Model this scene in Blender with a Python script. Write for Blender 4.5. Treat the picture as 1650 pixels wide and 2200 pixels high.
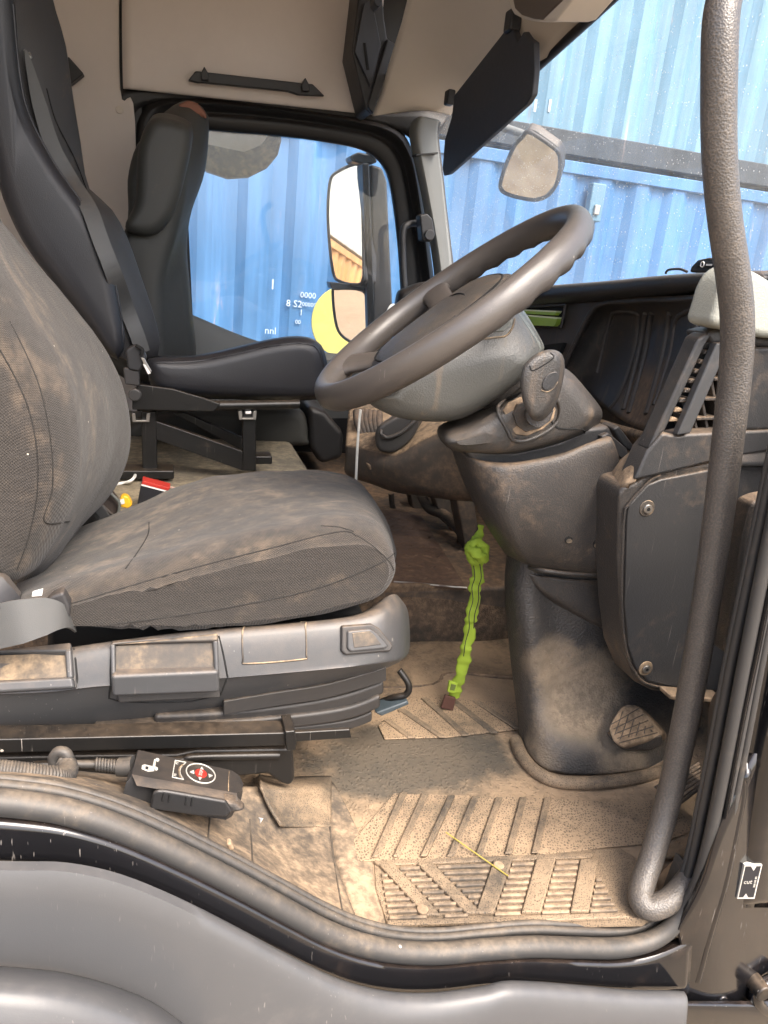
import bpy, bmesh, math, random
from mathutils import Vector, Matrix
from mathutils.bvhtree import BVHTree
random.seed(7)
for _o in list(bpy.data.objects): bpy.data.objects.remove(_o)
S = bpy.context.scene
COL = S.collection
R = math.radians

# ------------------------------------------------------------------ camera
# X = forwards in the truck, Y = across the cab away from the open door, Z = up.
# Cab floor is z = 0; metres.
FPX, PX, PY = 1600.0, 825.0, 1100.0
CAM = Vector((0.0, -0.75, 0.76))
YAW, PITCH, ROLL = R(17.0), R(17.5), R(5.9)
_f0 = Vector((math.sin(YAW), math.cos(YAW), 0)); _r0 = Vector((math.cos(YAW), -math.sin(YAW), 0)); _u0 = Vector((0, 0, 1))
FWD = _f0*math.cos(PITCH) - _u0*math.sin(PITCH)
_up = _u0*math.cos(PITCH) + _f0*math.sin(PITCH)
RGT = _r0*math.cos(ROLL) + _up*math.sin(ROLL)
UPV = _up*math.cos(ROLL) - _r0*math.sin(ROLL)
cam_d = bpy.data.cameras.new('camera'); cam = bpy.data.objects.new('camera', cam_d); COL.objects.link(cam)
cam.matrix_world = Matrix(((RGT.x, UPV.x, -FWD.x, CAM.x), (RGT.y, UPV.y, -FWD.y, CAM.y), (RGT.z, UPV.z, -FWD.z, CAM.z), (0, 0, 0, 1)))
cam_d.sensor_fit = 'HORIZONTAL'; cam_d.sensor_width = 36.0; cam_d.lens = 36.0*FPX/1650.0
cam_d.clip_start = 0.02; cam_d.clip_end = 400
S.camera = cam
S.render.resolution_x = 768; S.render.resolution_y = 1024

# ------------------------------------------------------------------ light
SUN_AZ, SUN_EL = R(158.0), R(54.0)          # azimuth clockwise from +Y
sd = Vector((math.sin(SUN_AZ)*math.cos(SUN_EL), math.cos(SUN_AZ)*math.cos(SUN_EL), math.sin(SUN_EL)))
W = bpy.data.worlds.new('World'); S.world = W; W.use_nodes = True
_nt = W.node_tree; _bg = _nt.nodes['Background']
_sky = _nt.nodes.new('ShaderNodeTexSky'); _sky.sky_type = 'NISHITA'; _sky.sun_disc = False
_sky.sun_elevation = SUN_EL; _sky.sun_rotation = SUN_AZ; _sky.dust_density = 5.0; _sky.air_density = 1.0; _sky.ozone_density = 0.6
_nt.links.new(_sky.outputs[0], _bg.inputs[0]); _bg.inputs[1].default_value = 0.15
_sl = bpy.data.lights.new('sun', 'SUN'); _sl.energy = 1.5; _sl.angle = R(40); _sl.color = (1.0, 0.95, 0.88)
_so = bpy.data.objects.new('sun', _sl); COL.objects.link(_so); _so.rotation_euler = sd.to_track_quat('Z', 'Y').to_euler()
_so.location = (3, -6, 8)
S.view_settings.view_transform = 'Standard'; S.view_settings.look = 'None'; S.view_settings.gamma = 1.0
S.view_settings.use_curve_mapping = False
S.view_settings.exposure = 1.80
S.cycles.max_bounces = 6; S.cycles.diffuse_bounces = 4; S.cycles.glossy_bounces = 3; S.cycles.transmission_bounces = 3; S.cycles.transparent_max_bounces = 6
S.cycles.use_adaptive_sampling = True; S.cycles.adaptive_threshold = 0.02
S.cycles.use_denoising = True

# ------------------------------------------------------------------ helpers
def ray(u, v): return FWD + RGT*((u-PX)/FPX) - UPV*((v-PY)/FPX)
def A(u, v, Y=None, X=None, Z=None):
    """point of the place seen at photo pixel (u, v) on the plane Y=.., X=.. or Z=.."""
    d = ray(u, v)
    if Y is not None: t = (Y-CAM.y)/d.y
    elif X is not None: t = (X-CAM.x)/d.x
    else: t = (Z-CAM.z)/d.z
    return CAM + d*t
def L(pts, Y=None, X=None, Z=None): return [A(p[0], p[1], Y=Y, X=X, Z=Z) for p in pts]
def LY(pts): return [A(p[0], p[1], Y=p[2]) for p in pts]

def AP(u, v, p0, nrm):
    d = ray(u, v); return CAM + d*((Vector(p0)-CAM).dot(Vector(nrm))/d.dot(Vector(nrm)))
def crom(pts, n=6, closed=False):
    P = [Vector(p) for p in pts]; m = len(P); out = []
    segs = m if closed else m-1
    for i in range(segs):
        if closed: a, b, c, d = P[(i-1) % m], P[i], P[(i+1) % m], P[(i+2) % m]
        else: a, b, c, d = P[max(i-1, 0)], P[i], P[i+1], P[min(i+2, m-1)]
        for k in range(n):
            t = k/n
            out.append(0.5*((2*b) + (c-a)*t + (2*a-5*b+4*c-d)*t*t + (3*b-a-3*c+d)*t**3))
    if not closed: out.append(P[-1])
    return out
def resample(pts, n, closed=False):
    P = list(pts) + ([pts[0]] if closed else [])
    d = [0.0]
    for i in range(1, len(P)): d.append(d[-1] + (P[i]-P[i-1]).length)
    tot = d[-1]; out = []; j = 0
    for k in range(n):
        s = tot*k/(n if closed else n-1)
        while j < len(P)-2 and d[j+1] < s: j += 1
        w = (s-d[j])/max(d[j+1]-d[j], 1e-9)
        out.append(P[j].lerp(P[j+1], min(max(w, 0), 1)))
    return out

def mesh(name, verts, faces, mat, parent=None, smooth=True, bevel=0.0, seg=3, sub=0, solid=0.0, recalc=True, sharp=38, simple=False):
    me = bpy.data.meshes.new(name); me.from_pydata([tuple(v) for v in verts], [], faces)
    bm = bmesh.new(); bm.from_mesh(me)
    bmesh.ops.remove_doubles(bm, verts=bm.verts, dist=1e-6)
    if recalc: bmesh.ops.recalc_face_normals(bm, faces=bm.faces)
    bm.to_mesh(me); bm.free()
    o = bpy.data.objects.new(name, me); COL.objects.link(o)
    if mat is not None: me.materials.append(mat)
    if smooth:
        for p in me.polygons: p.use_smooth = True
        if sharp and not bevel and not sub: me.set_sharp_from_angle(angle=R(sharp))
    if solid:
        m = o.modifiers.new('solid', 'SOLIDIFY'); m.thickness = abs(solid); m.offset = -1 if solid > 0 else 1
    if bevel:
        m = o.modifiers.new('bevel', 'BEVEL'); m.width = bevel; m.segments = seg; m.limit_method = 'ANGLE'; m.angle_limit = R(32)
        m.harden_normals = True
    if sub:
        m = o.modifiers.new('sub', 'SUBSURF'); m.levels = sub; m.render_levels = sub
        if simple: m.subdivision_type = 'SIMPLE'
    if parent: o.parent = parent
    return o

def extr(name, pts, vec, mat, parent=None, bevel=0.004, seg=3, **k):
    """closed planar outline pulled along vec"""
    n = len(pts); vec = Vector(vec)
    V = list(pts) + [p+vec for p in pts]
    Fs = [list(range(n)), list(range(2*n-1, n-1, -1))] + [[i, (i+1) % n, n+(i+1) % n, n+i] for i in range(n)]
    return mesh(name, V, Fs, mat, parent, bevel=bevel, seg=seg, **k)
def slab(name, pix, y, depth, mat, parent=None, bevel=0.004, round_=0, **k):
    P = L(pix, Y=y)
    if round_: P = crom(P, round_, True)
    return extr(name, P, (0, depth, 0), mat, parent, bevel, **k)
def box(name, c0, c1, mat, parent=None, bevel=0.003, **k):
    x0, y0, z0 = c0; x1, y1, z1 = c1
    P = [Vector((x0, y0, z0)), Vector((x1, y0, z0)), Vector((x1, y0, z1)), Vector((x0, y0, z1))]
    return extr(name, P, (0, y1-y0, 0), mat, parent, bevel, **k)
def tube(name, pts, r, mat, parent=None, n=12, smooth_n=6, closed=False, flat=1.0, side=None, wob=None):
    """swept round bar; r a number or one per control point; flat<1 squashes across `side`"""
    m = len(pts)
    rr = r if isinstance(r, (list, tuple)) else [r]*m
    Q = [Vector((p[0], p[1], p[2])) for p in pts]
    C = crom(Q, smooth_n, closed) if smooth_n > 1 else Q
    RR = []
    for i in range(len(C)):
        t = i/max(smooth_n, 1); a = int(t) % m if closed else min(int(t), m-1); b = (a+1) % m if closed else min(a+1, m-1)
        RR.append(rr[a] + (rr[b]-rr[a])*(t-int(t)))
    V = []; Fs = []; N = len(C)
    prev = None
    for i in range(N):
        if closed: tg = (C[(i+1) % N]-C[i-1])
        else: tg = C[min(i+1, N-1)]-C[max(i-1, 0)]
        tg.normalize()
        if side is not None: a = Vector(side)
        elif prev is None: a = Vector((0, 0, 1)) if abs(tg.z) < 0.9 else Vector((1, 0, 0))
        else: a = prev
        a = (a - tg*a.dot(tg)); a.normalize(); prev = a
        b = tg.cross(a)
        for k in range(n):
            ph = 2*math.pi*k/n
            rad = RR[i]*(wob(i, ph) if wob else 1)
            V.append(C[i] + a*(math.cos(ph)*rad*flat) + b*(math.sin(ph)*rad))
    for i in range(N if closed else N-1):
        j = (i+1) % N
        for k in range(n):
            Fs.append([i*n+k, i*n+(k+1) % n, j*n+(k+1) % n, j*n+k])
    if not closed: Fs += [list(range(n))[::-1], [(N-1)*n+k for k in range(n)]]
    return mesh(name, V, Fs, mat, parent, sharp=60)
def loft(name, rings, mat, parent=None, caps=True, sub=0, sharp=60, **k):
    n = len(rings[0]); V = [p for r_ in rings for p in r_]; Fs = []
    for i in range(len(rings)-1):
        for k_ in range(n):
            Fs.append([i*n+k_, i*n+(k_+1) % n, (i+1)*n+(k_+1) % n, (i+1)*n+k_])
    if caps: Fs += [list(range(n))[::-1], [(len(rings)-1)*n+k_ for k_ in range(n)]]
    return mesh(name, V, Fs, mat, parent, sub=sub, sharp=sharp, **k)
def thick2d(ring, k, nn):
    """how far the inward normal at point k runs before it leaves the outline"""
    n = len(ring); o = ring[k]; best = 9.0
    for j in range(n):
        if min((j-k) % n, (k-j) % n) < 2 or (j+1) % n == k: continue
        a = ring[j]; b = ring[(j+1) % n]; ex, ez = b.x-a.x, b.z-a.z
        den = nn.x*ez-nn.z*ex
        if abs(den) < 1e-9: continue
        t = ((a.x-o.x)*ez-(a.z-o.z)*ex)/den; s = ((a.x-o.x)*nn.z-(a.z-o.z)*nn.x)/den
        if t > 1e-5 and -0.01 <= s <= 1.01 and t < best: best = t
    return best
def loftY(name, profs, mat, parent=None, n=64, rnd=0.02, steps=5, sub=0, disp=None, maxin=0.62):
    """profs: [(y, [(u,v)..])..] closed outlines seen on planes Y=y; ends rounded by rnd"""
    RR = [(y, resample(crom(list(p) if isinstance(p[0], Vector) else L(p, Y=y), 8, True), n, True)) for y, p in profs]
    Y0, Y1 = RR[0][0], RR[-1][0]
    keys = [r_[0] for r_ in RR]
    cols = []
    ys = []
    for s in range(steps+1):
        a = math.pi/2*s/steps
        ys.append((Y0 + rnd*(1-math.sin(a)) if False else Y0 + rnd*(1-math.cos(a)), rnd*(1-math.sin(a))))
    mid = [y for y in keys if Y0+rnd*1.02 < y < Y1-rnd*1.02]
    m2 = []
    last = Y0+rnd
    for y in mid+[Y1-rnd]:
        k = max(1, int((y-last)/0.03))
        for j in range(1, k+1): m2.append((last+(y-last)*j/k, 0.0))
        last = y
    if m2: m2.pop()
    ye = [(Y0+Y1-y, s) for y, s in reversed(ys)]
    rings = []
    for y, ins in ys+m2+ye:
        for i in range(len(RR)-1):
            if RR[i][0]-1e-9 <= y <= RR[i+1][0]+1e-9: break
        y0, r0 = RR[i]; y1, r1 = RR[i+1]
        w = (y-y0)/(y1-y0); w = w*w*(3-2*w)
        ring = [Vector((p.x+(q.x-p.x)*w, y, p.z+(q.z-p.z)*w)) for p, q in zip(r0, r1)]
        if ins:
            out = []
            sgn = sum(ring[k].x*ring[(k+1) % n].z - ring[(k+1) % n].x*ring[k].z for k in range(n))
            nrm = []
            for k in range(n):
                t = ring[(k+2) % n]-ring[k-2]; nn = Vector((-t.z, 0, t.x)); nn.normalize()
                nrm.append(-nn if sgn < 0 else nn)
            med = [ring[k]+nrm[k]*(0.5*min(thick2d(ring, k, nrm[k]), 4*rnd)) for k in range(n)]
            for _ in range(6): med = [(med[k-2]+med[k-1]+med[k]*2+med[(k+1) % n]+med[(k+2) % n])/6 for k in range(n)]
            ring = [p.lerp(q_, min(maxin, ins/max((q_-p).length, 1e-6))) for p, q_ in zip(ring, med)]
        if disp: ring = [disp(p) for p in ring]
        rings.append(ring)
    return loft(name, rings, mat, parent, sub=sub)
def patch(name, rows, mat, parent=None, n=6, m=6, solid=0.006, disp=None, sharp=50):
    """smooth sheet through a grid of points, given thickness"""
    G = [crom(r_, n) for r_ in rows]
    cols = [crom([g[i] for g in G], m) for i in range(len(G[0]))]
    nc, nr = len(cols), len(cols[0])
    V = [p for c in cols for p in c]
    if disp: V = [disp(p) for p in V]
    Fs = [[i*nr+j, (i+1)*nr+j, (i+1)*nr+j+1, i*nr+j+1] for i in range(nc-1) for j in range(nr-1)]
    o = mesh(name, V, Fs, mat, parent, recalc=False, sharp=sharp)
    # thickness goes away from the viewer's side
    me = o.data
    p = me.polygons[len(me.polygons)//2]
    if p.normal.dot(CAM-p.center) < 0: me.flip_normals()
    if solid:
        md = o.modifiers.new('solid', 'SOLIDIFY'); md.thickness = solid; md.offset = -1
    return o
def thing(name, label, cat, loc=(0, 0, 0), group=None):
    o = bpy.data.objects.new(name, None); COL.objects.link(o); o.location = loc; o.empty_display_size = 0.05
    o['label'] = label; o['category'] = cat
    if group: o['group'] = group
    return o
def tag(o, label, cat, group=None):
    o['label'] = label; o['category'] = cat
    if group: o['group'] = group
    return o
def adopt(t):
    """children were built in world coordinates: keep them there under a placed empty"""
    inv = Matrix.Translation(t.location).inverted()
    for c in t.children: c.matrix_parent_inverse = inv
def bvh(*objs):
    bpy.context.view_layer.update()
    dg = bpy.context.evaluated_depsgraph_get(); V = []; Fs = []
    for o in objs:
        e = o.evaluated_get(dg); me = e.to_mesh(); b = len(V)
        V += [v.co.copy() for v in me.vertices]; Fs += [[b+i for i in p.vertices] for p in me.polygons]
        e.to_mesh_clear()
    return BVHTree.FromPolygons(V, Fs)
def on(tree, u, v, off=0.0, fallback=None):
    d = ray(u, v).normalized(); h = tree.ray_cast(CAM, d)
    if h[0] is None: return A(u, v, Y=fallback) if fallback is not None else None
    nn = h[1] if h[1].dot(d) < 0 else -h[1]
    return h[0] + nn*off
def seam(name, tree, pix, r, mat, parent, off=0.0, dens=8, n=6):
    uv = crom([Vector((p[0], p[1], 0)) for p in pix], dens)
    pts = [on(tree, p.x, p.y, off) for p in uv]; pts = [p for p in pts if p is not None]
    if len(pts) < 2: return None
    return tube(name, pts, r, mat, parent, n=n, smooth_n=1)
def decal(name, tree, pix, mat, parent, off=0.0006, thick=0.0006):
    """thin printed/stuck sheet lying on a surface"""
    P = [on(tree, u, v, off+thick) for u, v in pix]
    if any(p is None for p in P): return None
    c = sum(P, Vector())/len(P)
    nrm = Vector()
    for i in range(len(P)): nrm += (P[i]-c).cross(P[(i+1) % len(P)]-c)
    nrm.normalize()
    if nrm.dot(CAM-c) < 0: nrm = -nrm
    return extr(name, P, -nrm*thick, mat, parent, bevel=0)
def text(name, body, size, origin, xdir, ydir, mat, parent=None, thick=0.0005, font_scale_x=1.0):
    cu = bpy.data.curves.new(name, 'FONT'); cu.body = body; cu.size = size; cu.extrude = thick; cu.resolution_u = 2
    cu.align_x = 'CENTER'; cu.align_y = 'CENTER'
    to = bpy.data.objects.new(name, cu); COL.objects.link(to)
    bpy.context.view_layer.update()
    me = bpy.data.meshes.new_from_object(to.evaluated_get(bpy.context.evaluated_depsgraph_get()))
    bpy.data.objects.remove(to); bpy.data.curves.remove(cu)
    x = Vector(xdir).normalized(); y = Vector(ydir); y = (y-x*y.dot(x)).normalized(); z = x.cross(y)
    M = Matrix(((x.x*font_scale_x, y.x, z.x, origin[0]), (x.y*font_scale_x, y.y, z.y, origin[1]), (x.z*font_scale_x, y.z, z.z, origin[2]), (0, 0, 0, 1)))
    me.transform(M); me.materials.clear(); me.materials.append(mat)
    o = bpy.data.objects.new(name, me); COL.objects.link(o)
    if parent: o.parent = parent
    return o

# ------------------------------------------------------------------ materials
MATS = {}
def _node(nt, t, **k):
    n = nt.nodes.new(t)
    for a, b in k.items(): setattr(n, a, b)
    return n
class NT:
    def __init__(s, name):
        s.m = bpy.data.materials.new(name); s.m.use_nodes = True; s.t = s.m.node_tree
        s.b = s.t.nodes['Principled BSDF']; s.out = s.t.nodes['Material Output']
        s.geo = s.t.nodes.new('ShaderNodeNewGeometry')
        s.pos = s.geo.outputs['Position']
    def lk(s, a, b): s.t.links.new(a, b)
    def put(s, sock, v):
        if hasattr(v, 'links'): s.lk(v, sock)
        else: sock.default_value = v
    def math(s, op, a, b=0.0, clamp=False):
        n = s.t.nodes.new('ShaderNodeMath'); n.operation = op; n.use_clamp = clamp
        s.put(n.inputs[0], a); s.put(n.inputs[1], b); return n.outputs[0]
    def scale(s, v, vec):
        n = s.t.nodes.new('ShaderNodeVectorMath'); n.operation = 'MULTIPLY'; s.put(n.inputs[0], v); n.inputs[1].default_value = vec; return n.outputs[0]
    def noise(s, sc, det=4, rough=0.55, vec=None, dist=0.0):
        n = s.t.nodes.new('ShaderNodeTexNoise'); n.inputs['Scale'].default_value = sc; n.inputs['Detail'].default_value = det
        n.inputs['Roughness'].default_value = rough; n.inputs['Distortion'].default_value = dist
        s.lk(vec or s.pos, n.inputs['Vector']); return n.outputs['Fac']
    def voro(s, sc, feat='F1', vec=None, out='Distance', rnd=1.0):
        n = s.t.nodes.new('ShaderNodeTexVoronoi'); n.feature = feat; n.inputs['Scale'].default_value = sc; n.inputs['Randomness'].default_value = rnd
        s.lk(vec or s.pos, n.inputs['Vector']); return n.outputs[out]
    def step(s, v, lo, hi):
        n = s.t.nodes.new('ShaderNodeMapRange'); n.interpolation_type = 'SMOOTHSTEP'
        s.put(n.inputs['Value'], v); n.inputs['From Min'].default_value = lo; n.inputs['From Max'].default_value = hi; return n.outputs[0]
    def mix(s, f, a, b):
        n = s.t.nodes.new('ShaderNodeMix'); n.data_type = 'RGBA'
        s.put(n.inputs[0], f)
        for q, w in ((n.inputs[6], a), (n.inputs[7], b)):
            if isinstance(w, tuple): q.default_value = (*w[:3], 1)
            else: s.lk(w, q)
        return n.outputs[2]
    def bump(s, h, st, dist, nrm=None):
        n = s.t.nodes.new('ShaderNodeBump'); n.inputs['Strength'].default_value = st; n.inputs['Distance'].default_value = dist
        s.lk(h, n.inputs['Height'])
        if nrm: s.lk(nrm, n.inputs['Normal'])
        return n.outputs[0]
    def up(s):
        x = s.t.nodes.new('ShaderNodeSeparateXYZ'); s.lk(s.geo.outputs['Normal'], x.inputs[0]); return s.math('MAXIMUM', x.outputs[2], 0.0)
DUST = (0.36, 0.245, 0.15)
def dusty(name, base, amt=0.3, top=0.4, rough=0.5, grain=(900, 0.25, 0.0008), dust=DUST, dsc=5.0, specks=0.0, scratch=0.0, spec=0.5, vary=0.14, streak=0.0, coat=0.0, drough=0.85, sheen=0.0, spots=(), cells=0.0):
    q = NT(name)
    big = q.noise(dsc, 5, 0.62, dist=0.4); fine = q.noise(dsc*12, 3, 0.7)
    mk = q.math('ADD', q.math('MULTIPLY', big, 0.70), q.math('MULTIPLY', fine, 0.30))
    body = q.step(mk, 0.60-amt*0.42, 0.90-amt*0.34)
    body = q.math('MULTIPLY', body, 0.28+0.6*min(amt*1.6, 1.0))
    m = body
    if top:
        t = q.math('MULTIPLY', q.math('MULTIPLY', q.math('POWER', q.up(), 2.0), top), q.step(mk, 0.25, 0.62))
        m = q.math('ADD', body, t, True)
    for (c_, r_, k_) in spots:      # smears of dirt with a place of their own
        vd = q.t.nodes.new('ShaderNodeVectorMath'); vd.operation = 'DISTANCE'; q.lk(q.pos, vd.inputs[0]); vd.inputs[1].default_value = c_
        ds_ = q.math('ADD', q.math('DIVIDE', vd.outputs['Value'], r_), q.math('MULTIPLY', q.math('SUBTRACT', mk, 0.5), 2.4))
        m = q.math('ADD', m, q.math('MULTIPLY', q.math('SUBTRACT', 1.0, q.step(ds_, 0.35, 1.1)), k_), True)
    if streak:
        st = q.step(q.noise(1.0, 2, 0.6, vec=q.scale(q.pos, (60, 60, 3.0))), 0.56, 0.75)
        m = q.math('ADD', m, q.math('MULTIPLY', st, streak), True)
    g, gs, gd = grain; gv = q.voro(g, 'F1')
    if cells: m = q.math('ADD', m, q.math('MULTIPLY', q.step(gv, 0.42, 0.70), cells), True)      # dust held in the grain
    b2 = tuple(c*(1-vary) for c in base); b3 = tuple(c*(1+vary) for c in base)
    bc = q.mix(mk, b2, b3)
    dc = q.mix(q.step(fine, 0.3, 0.7), tuple(c*0.72 for c in dust), tuple(min(c*1.2, 1) for c in dust))
    col = q.mix(m, bc, dc)
    if scratch:
        for k_, rot in ((0, (0.3, 0.5, 0.0)), (1, (-0.4, -0.9, 0.2))):
            mp = q.t.nodes.new('ShaderNodeMapping'); mp.inputs['Rotation'].default_value = rot; mp.inputs['Scale'].default_value = (420, 420, 9); q.lk(q.pos, mp.inputs['Vector'])
            sc = q.step(q.noise(1.0, 1, 0.5, vec=mp.outputs[0]), 0.72, 0.79)
            pm = q.step(big, 0.48, 0.62) if k_ else q.step(big, 0.52, 0.36)
            col = q.mix(q.math('MULTIPLY', q.math('MULTIPLY', sc, pm), scratch), col, (0.34, 0.31, 0.28))
    if specks:
        v = q.t.nodes.new('ShaderNodeTexVoronoi'); v.inputs['Scale'].default_value = 70; q.lk(q.pos, v.inputs['Vector'])
        sx = q.t.nodes.new('ShaderNodeSeparateColor'); q.lk(v.outputs['Color'], sx.inputs[0])
        rad = q.math('MULTIPLY', sx.outputs[1], 0.14)
        sp = q.math('MULTIPLY', q.math('LESS_THAN', v.outputs['Distance'], rad), q.math('GREATER_THAN', sx.outputs[0], 1-specks))
        col = q.mix(q.math('MULTIPLY', sp, 0.75), col, (0.55, 0.50, 0.42))
    q.lk(col, q.b.inputs['Base Color'])
    q.lk(q.math('ADD', q.math('MULTIPLY', m, drough-rough), q.math('ADD', rough-0.07, q.math('MULTIPLY', fine, 0.14))), q.b.inputs['Roughness'])
    q.b.inputs['Specular IOR Level'].default_value = spec
    if coat: q.b.inputs['Coat Weight'].default_value = coat; q.b.inputs['Coat Roughness'].default_value = 0.12
    q.lk(q.bump(gv, gs, gd), q.b.inputs['Normal'])
    MATS[name] = q.m; return q.m
def flat(name, col, rough=0.5, metal=0.0, spec=0.5, emit=0):
    q = NT(name)
    c = q.mix(q.noise(35, 4), tuple(x*0.85 for x in col), tuple(min(1, x*1.12) for x in col)); q.lk(c, q.b.inputs['Base Color'])
    q.b.inputs['Roughness'].default_value = rough; q.b.inputs['Metallic'].default_value = metal; q.b.inputs['Specular IOR Level'].default_value = spec
    MATS[name] = q.m; return q.m
def fabric(name, base, amt, top, weave=900, dust=(0.30, 0.22, 0.15)):
    q = NT(name)
    big = q.noise(5, 5, 0.65, dist=0.6); mid = q.noise(28, 3, 0.7)
    m = q.step(q.math('ADD', q.math('MULTIPLY', big, 0.7), q.math('MULTIPLY', mid, 0.3)), 0.62-amt*0.3, 0.8-amt*0.2)
    m = q.math('MULTIPLY', m, 0.4)
    t = q.math('MULTIPLY', q.math('MULTIPLY', q.math('POWER', q.up(), 2.0), top), q.step(mid, 0.3, 0.75))
    m = q.math('ADD', m, t, True)
    sp3 = q.t.nodes.new('ShaderNodeSeparateXYZ'); q.lk(q.pos, sp3.inputs[0])
    wa = q.math('SINE', q.math('MULTIPLY', sp3.outputs[0], 1700.0)); wb = q.math('SINE', q.math('MULTIPLY', q.math('ADD', sp3.outputs[1], sp3.outputs[2]), 1700.0))
    w = q.math('ADD', q.math('MULTIPLY', wa, wb), 1.0)
    fl = q.noise(weave, 2, 0.8)
    col = q.mix(q.math('MULTIPLY', q.math('ADD', w, q.math('MULTIPLY', fl, 2.0)), 0.25), tuple(c*0.66 for c in base), tuple(c*1.32 for c in base))
    col = q.mix(m, col, dust)
    lint = q.t.nodes.new('ShaderNodeTexVoronoi'); lint.inputs['Scale'].default_value = 60; q.lk(q.pos, lint.inputs['Vector'])
    sx = q.t.nodes.new('ShaderNodeSeparateColor'); q.lk(lint.outputs['Color'], sx.inputs[0])
    sp = q.math('MULTIPLY', q.math('LESS_THAN', lint.outputs['Distance'], 0.07), q.math('GREATER_THAN', sx.outputs[0], 0.95))
    col = q.mix(sp, col, (0.5, 0.44, 0.36))
    q.lk(col, q.b.inputs['Base Color']); q.b.inputs['Roughness'].default_value = 0.9; q.b.inputs['Specular IOR Level'].default_value = 0.2
    q.b.inputs['Sheen Weight'].default_value = 0.12; q.b.inputs['Sheen Roughness'].default_value = 0.5
    nb = q.bump(w, 0.5, 0.0008); nb = q.bump(q.noise(1.0, 3, 0.55, vec=q.scale(q.pos, (9, 14, 30))), 0.35, 0.012, nb)
    q.lk(nb, q.b.inputs['Normal'])
    MATS[name] = q.m; return q.m
def glass(name, dustamt, tint=(1, 1, 1), rough=0.0):
    q = NT(name); q.t.nodes.remove(q.b)
    tr = q.t.nodes.new('ShaderNodeBsdfTransparent'); tr.inputs[0].default_value = (*tint, 1)
    gl = q.t.nodes.new('ShaderNodeBsdfGlossy'); gl.inputs['Roughness'].default_value = rough
    fr = q.t.nodes.new('ShaderNodeFresnel'); fr.inputs[0].default_value = 1.45
    m1 = q.t.nodes.new('ShaderNodeMixShader'); q.lk(fr.outputs[0], m1.inputs[0]); q.lk(tr.outputs[0], m1.inputs[1]); q.lk(gl.outputs[0], m1.inputs[2])
    df = q.t.nodes.new('ShaderNodeBsdfDiffuse'); df.inputs[0].default_value = (0.82, 0.84, 0.82, 1)
    tl = q.t.nodes.new('ShaderNodeBsdfTranslucent'); tl.inputs[0].default_value = (0.86, 0.88, 0.86, 1)
    md = q.t.nodes.new('ShaderNodeMixShader'); md.inputs[0].default_value = 0.6; q.lk(df.outputs[0], md.inputs[1]); q.lk(tl.outputs[0], md.inputs[2])
    sx = q.t.nodes.new('ShaderNodeSeparateColor'); vv = q.t.nodes.new('ShaderNodeTexVoronoi'); vv.inputs['Scale'].default_value = 140; q.lk(q.pos, vv.inputs['Vector']); q.lk(vv.outputs['Color'], sx.inputs[0])
    dots = q.math('MULTIPLY', q.math('LESS_THAN', vv.outputs['Distance'], 0.17), q.math('GREATER_THAN', sx.outputs[0], 0.55))
    film = q.math('ADD', q.math('MULTIPLY', q.math('ADD', q.step(q.noise(4, 4, 0.6), 0.25, 0.75), 0.4), 0.085), q.math('MULTIPLY', q.step(q.noise(200, 1, 0.7), 0.5, 0.8), 0.12))
    sm = q.math('MULTIPLY', q.step(q.noise(1.0, 3, 0.6, vec=q.scale(q.pos, (9, 9, 2.2))), 0.55, 0.8), 0.12)
    m = q.math('MULTIPLY', q.math('ADD', q.math('ADD', q.math('MULTIPLY', dots, 0.42), film), sm), dustamt, True)
    m2 = q.t.nodes.new('ShaderNodeMixShader'); q.lk(m, m2.inputs[0]); q.lk(m1.outputs[0], m2.inputs[1]); q.lk(md.outputs[0], m2.inputs[2])
    q.lk(m2.outputs[0], q.out.inputs['Surface'])
    MATS[name] = q.m; return q.m

M = MATS
fabric('seat_fabric', (0.043, 0.038, 0.034), 0.40, 0.20)
fabric('seat_fabric_dark', (0.040, 0.037, 0.035), 0.1, 0.12)
dusty('leather', (0.016, 0.017, 0.021), 0.06, 0.05, 0.42, (520, 0.22, 0.0008), vary=0.2)
dusty('leather_top', (0.035, 0.034, 0.035), 0.12, 0.15, 0.5, (520, 0.22, 0.0008), vary=0.2)
dusty('far_seat', (0.036, 0.037, 0.034), 0.06, 0.10, 0.55, (500, 0.2, 0.0008))
dusty('plastic', (0.038, 0.036, 0.035), 0.20, 0.45, 0.44, (430, 0.45, 0.0011), scratch=0.5, specks=0.012, cells=0.05)
dusty('plastic_clean', (0.038, 0.038, 0.039), 0.10, 0.30, 0.42, (420, 0.3, 0.0008), scratch=0.5, specks=0.02)
dusty('plastic_brown', (0.060, 0.052, 0.046), 0.38, 0.75, 0.6, (420, 0.3, 0.0009), dust=(0.26, 0.17, 0.105), streak=0.25)
dusty('plastic_dirty', (0.045, 0.036, 0.03), 0.80, 0.9, 0.7, (430, 0.4, 0.001), dust=(0.33, 0.235, 0.15))
dusty('column_foot', (0.046, 0.043, 0.041), 0.24, 0.5, 0.46, (280, 0.7, 0.0015), dust=(0.34, 0.26, 0.175), specks=0.02, scratch=0.5, dsc=6.5, spots=((A(1240, 1490, Y=0.24), 0.085, 0.75), (A(1180, 1420, Y=0.25), 0.05, 0.5), (A(1150, 1640, Y=0.2), 0.05, 0.6), (A(1330, 1650, Y=0.17), 0.06, 0.5)))
dusty('seat_plastic', (0.056, 0.057, 0.059), 0.08, 0.32, 0.38, (800, 0.15, 0.0004), scratch=0.5, specks=0.012)
dusty('seat_plastic_dark', (0.040, 0.038, 0.037), 0.22, 0.4, 0.45, (800, 0.15, 0.0004), scratch=0.6, specks=0.012)
dusty('tray', (0.045, 0.040, 0.036), 0.42, 0.8, 0.55, (800, 0.15, 0.0004), dust=(0.45, 0.32, 0.19))
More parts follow.
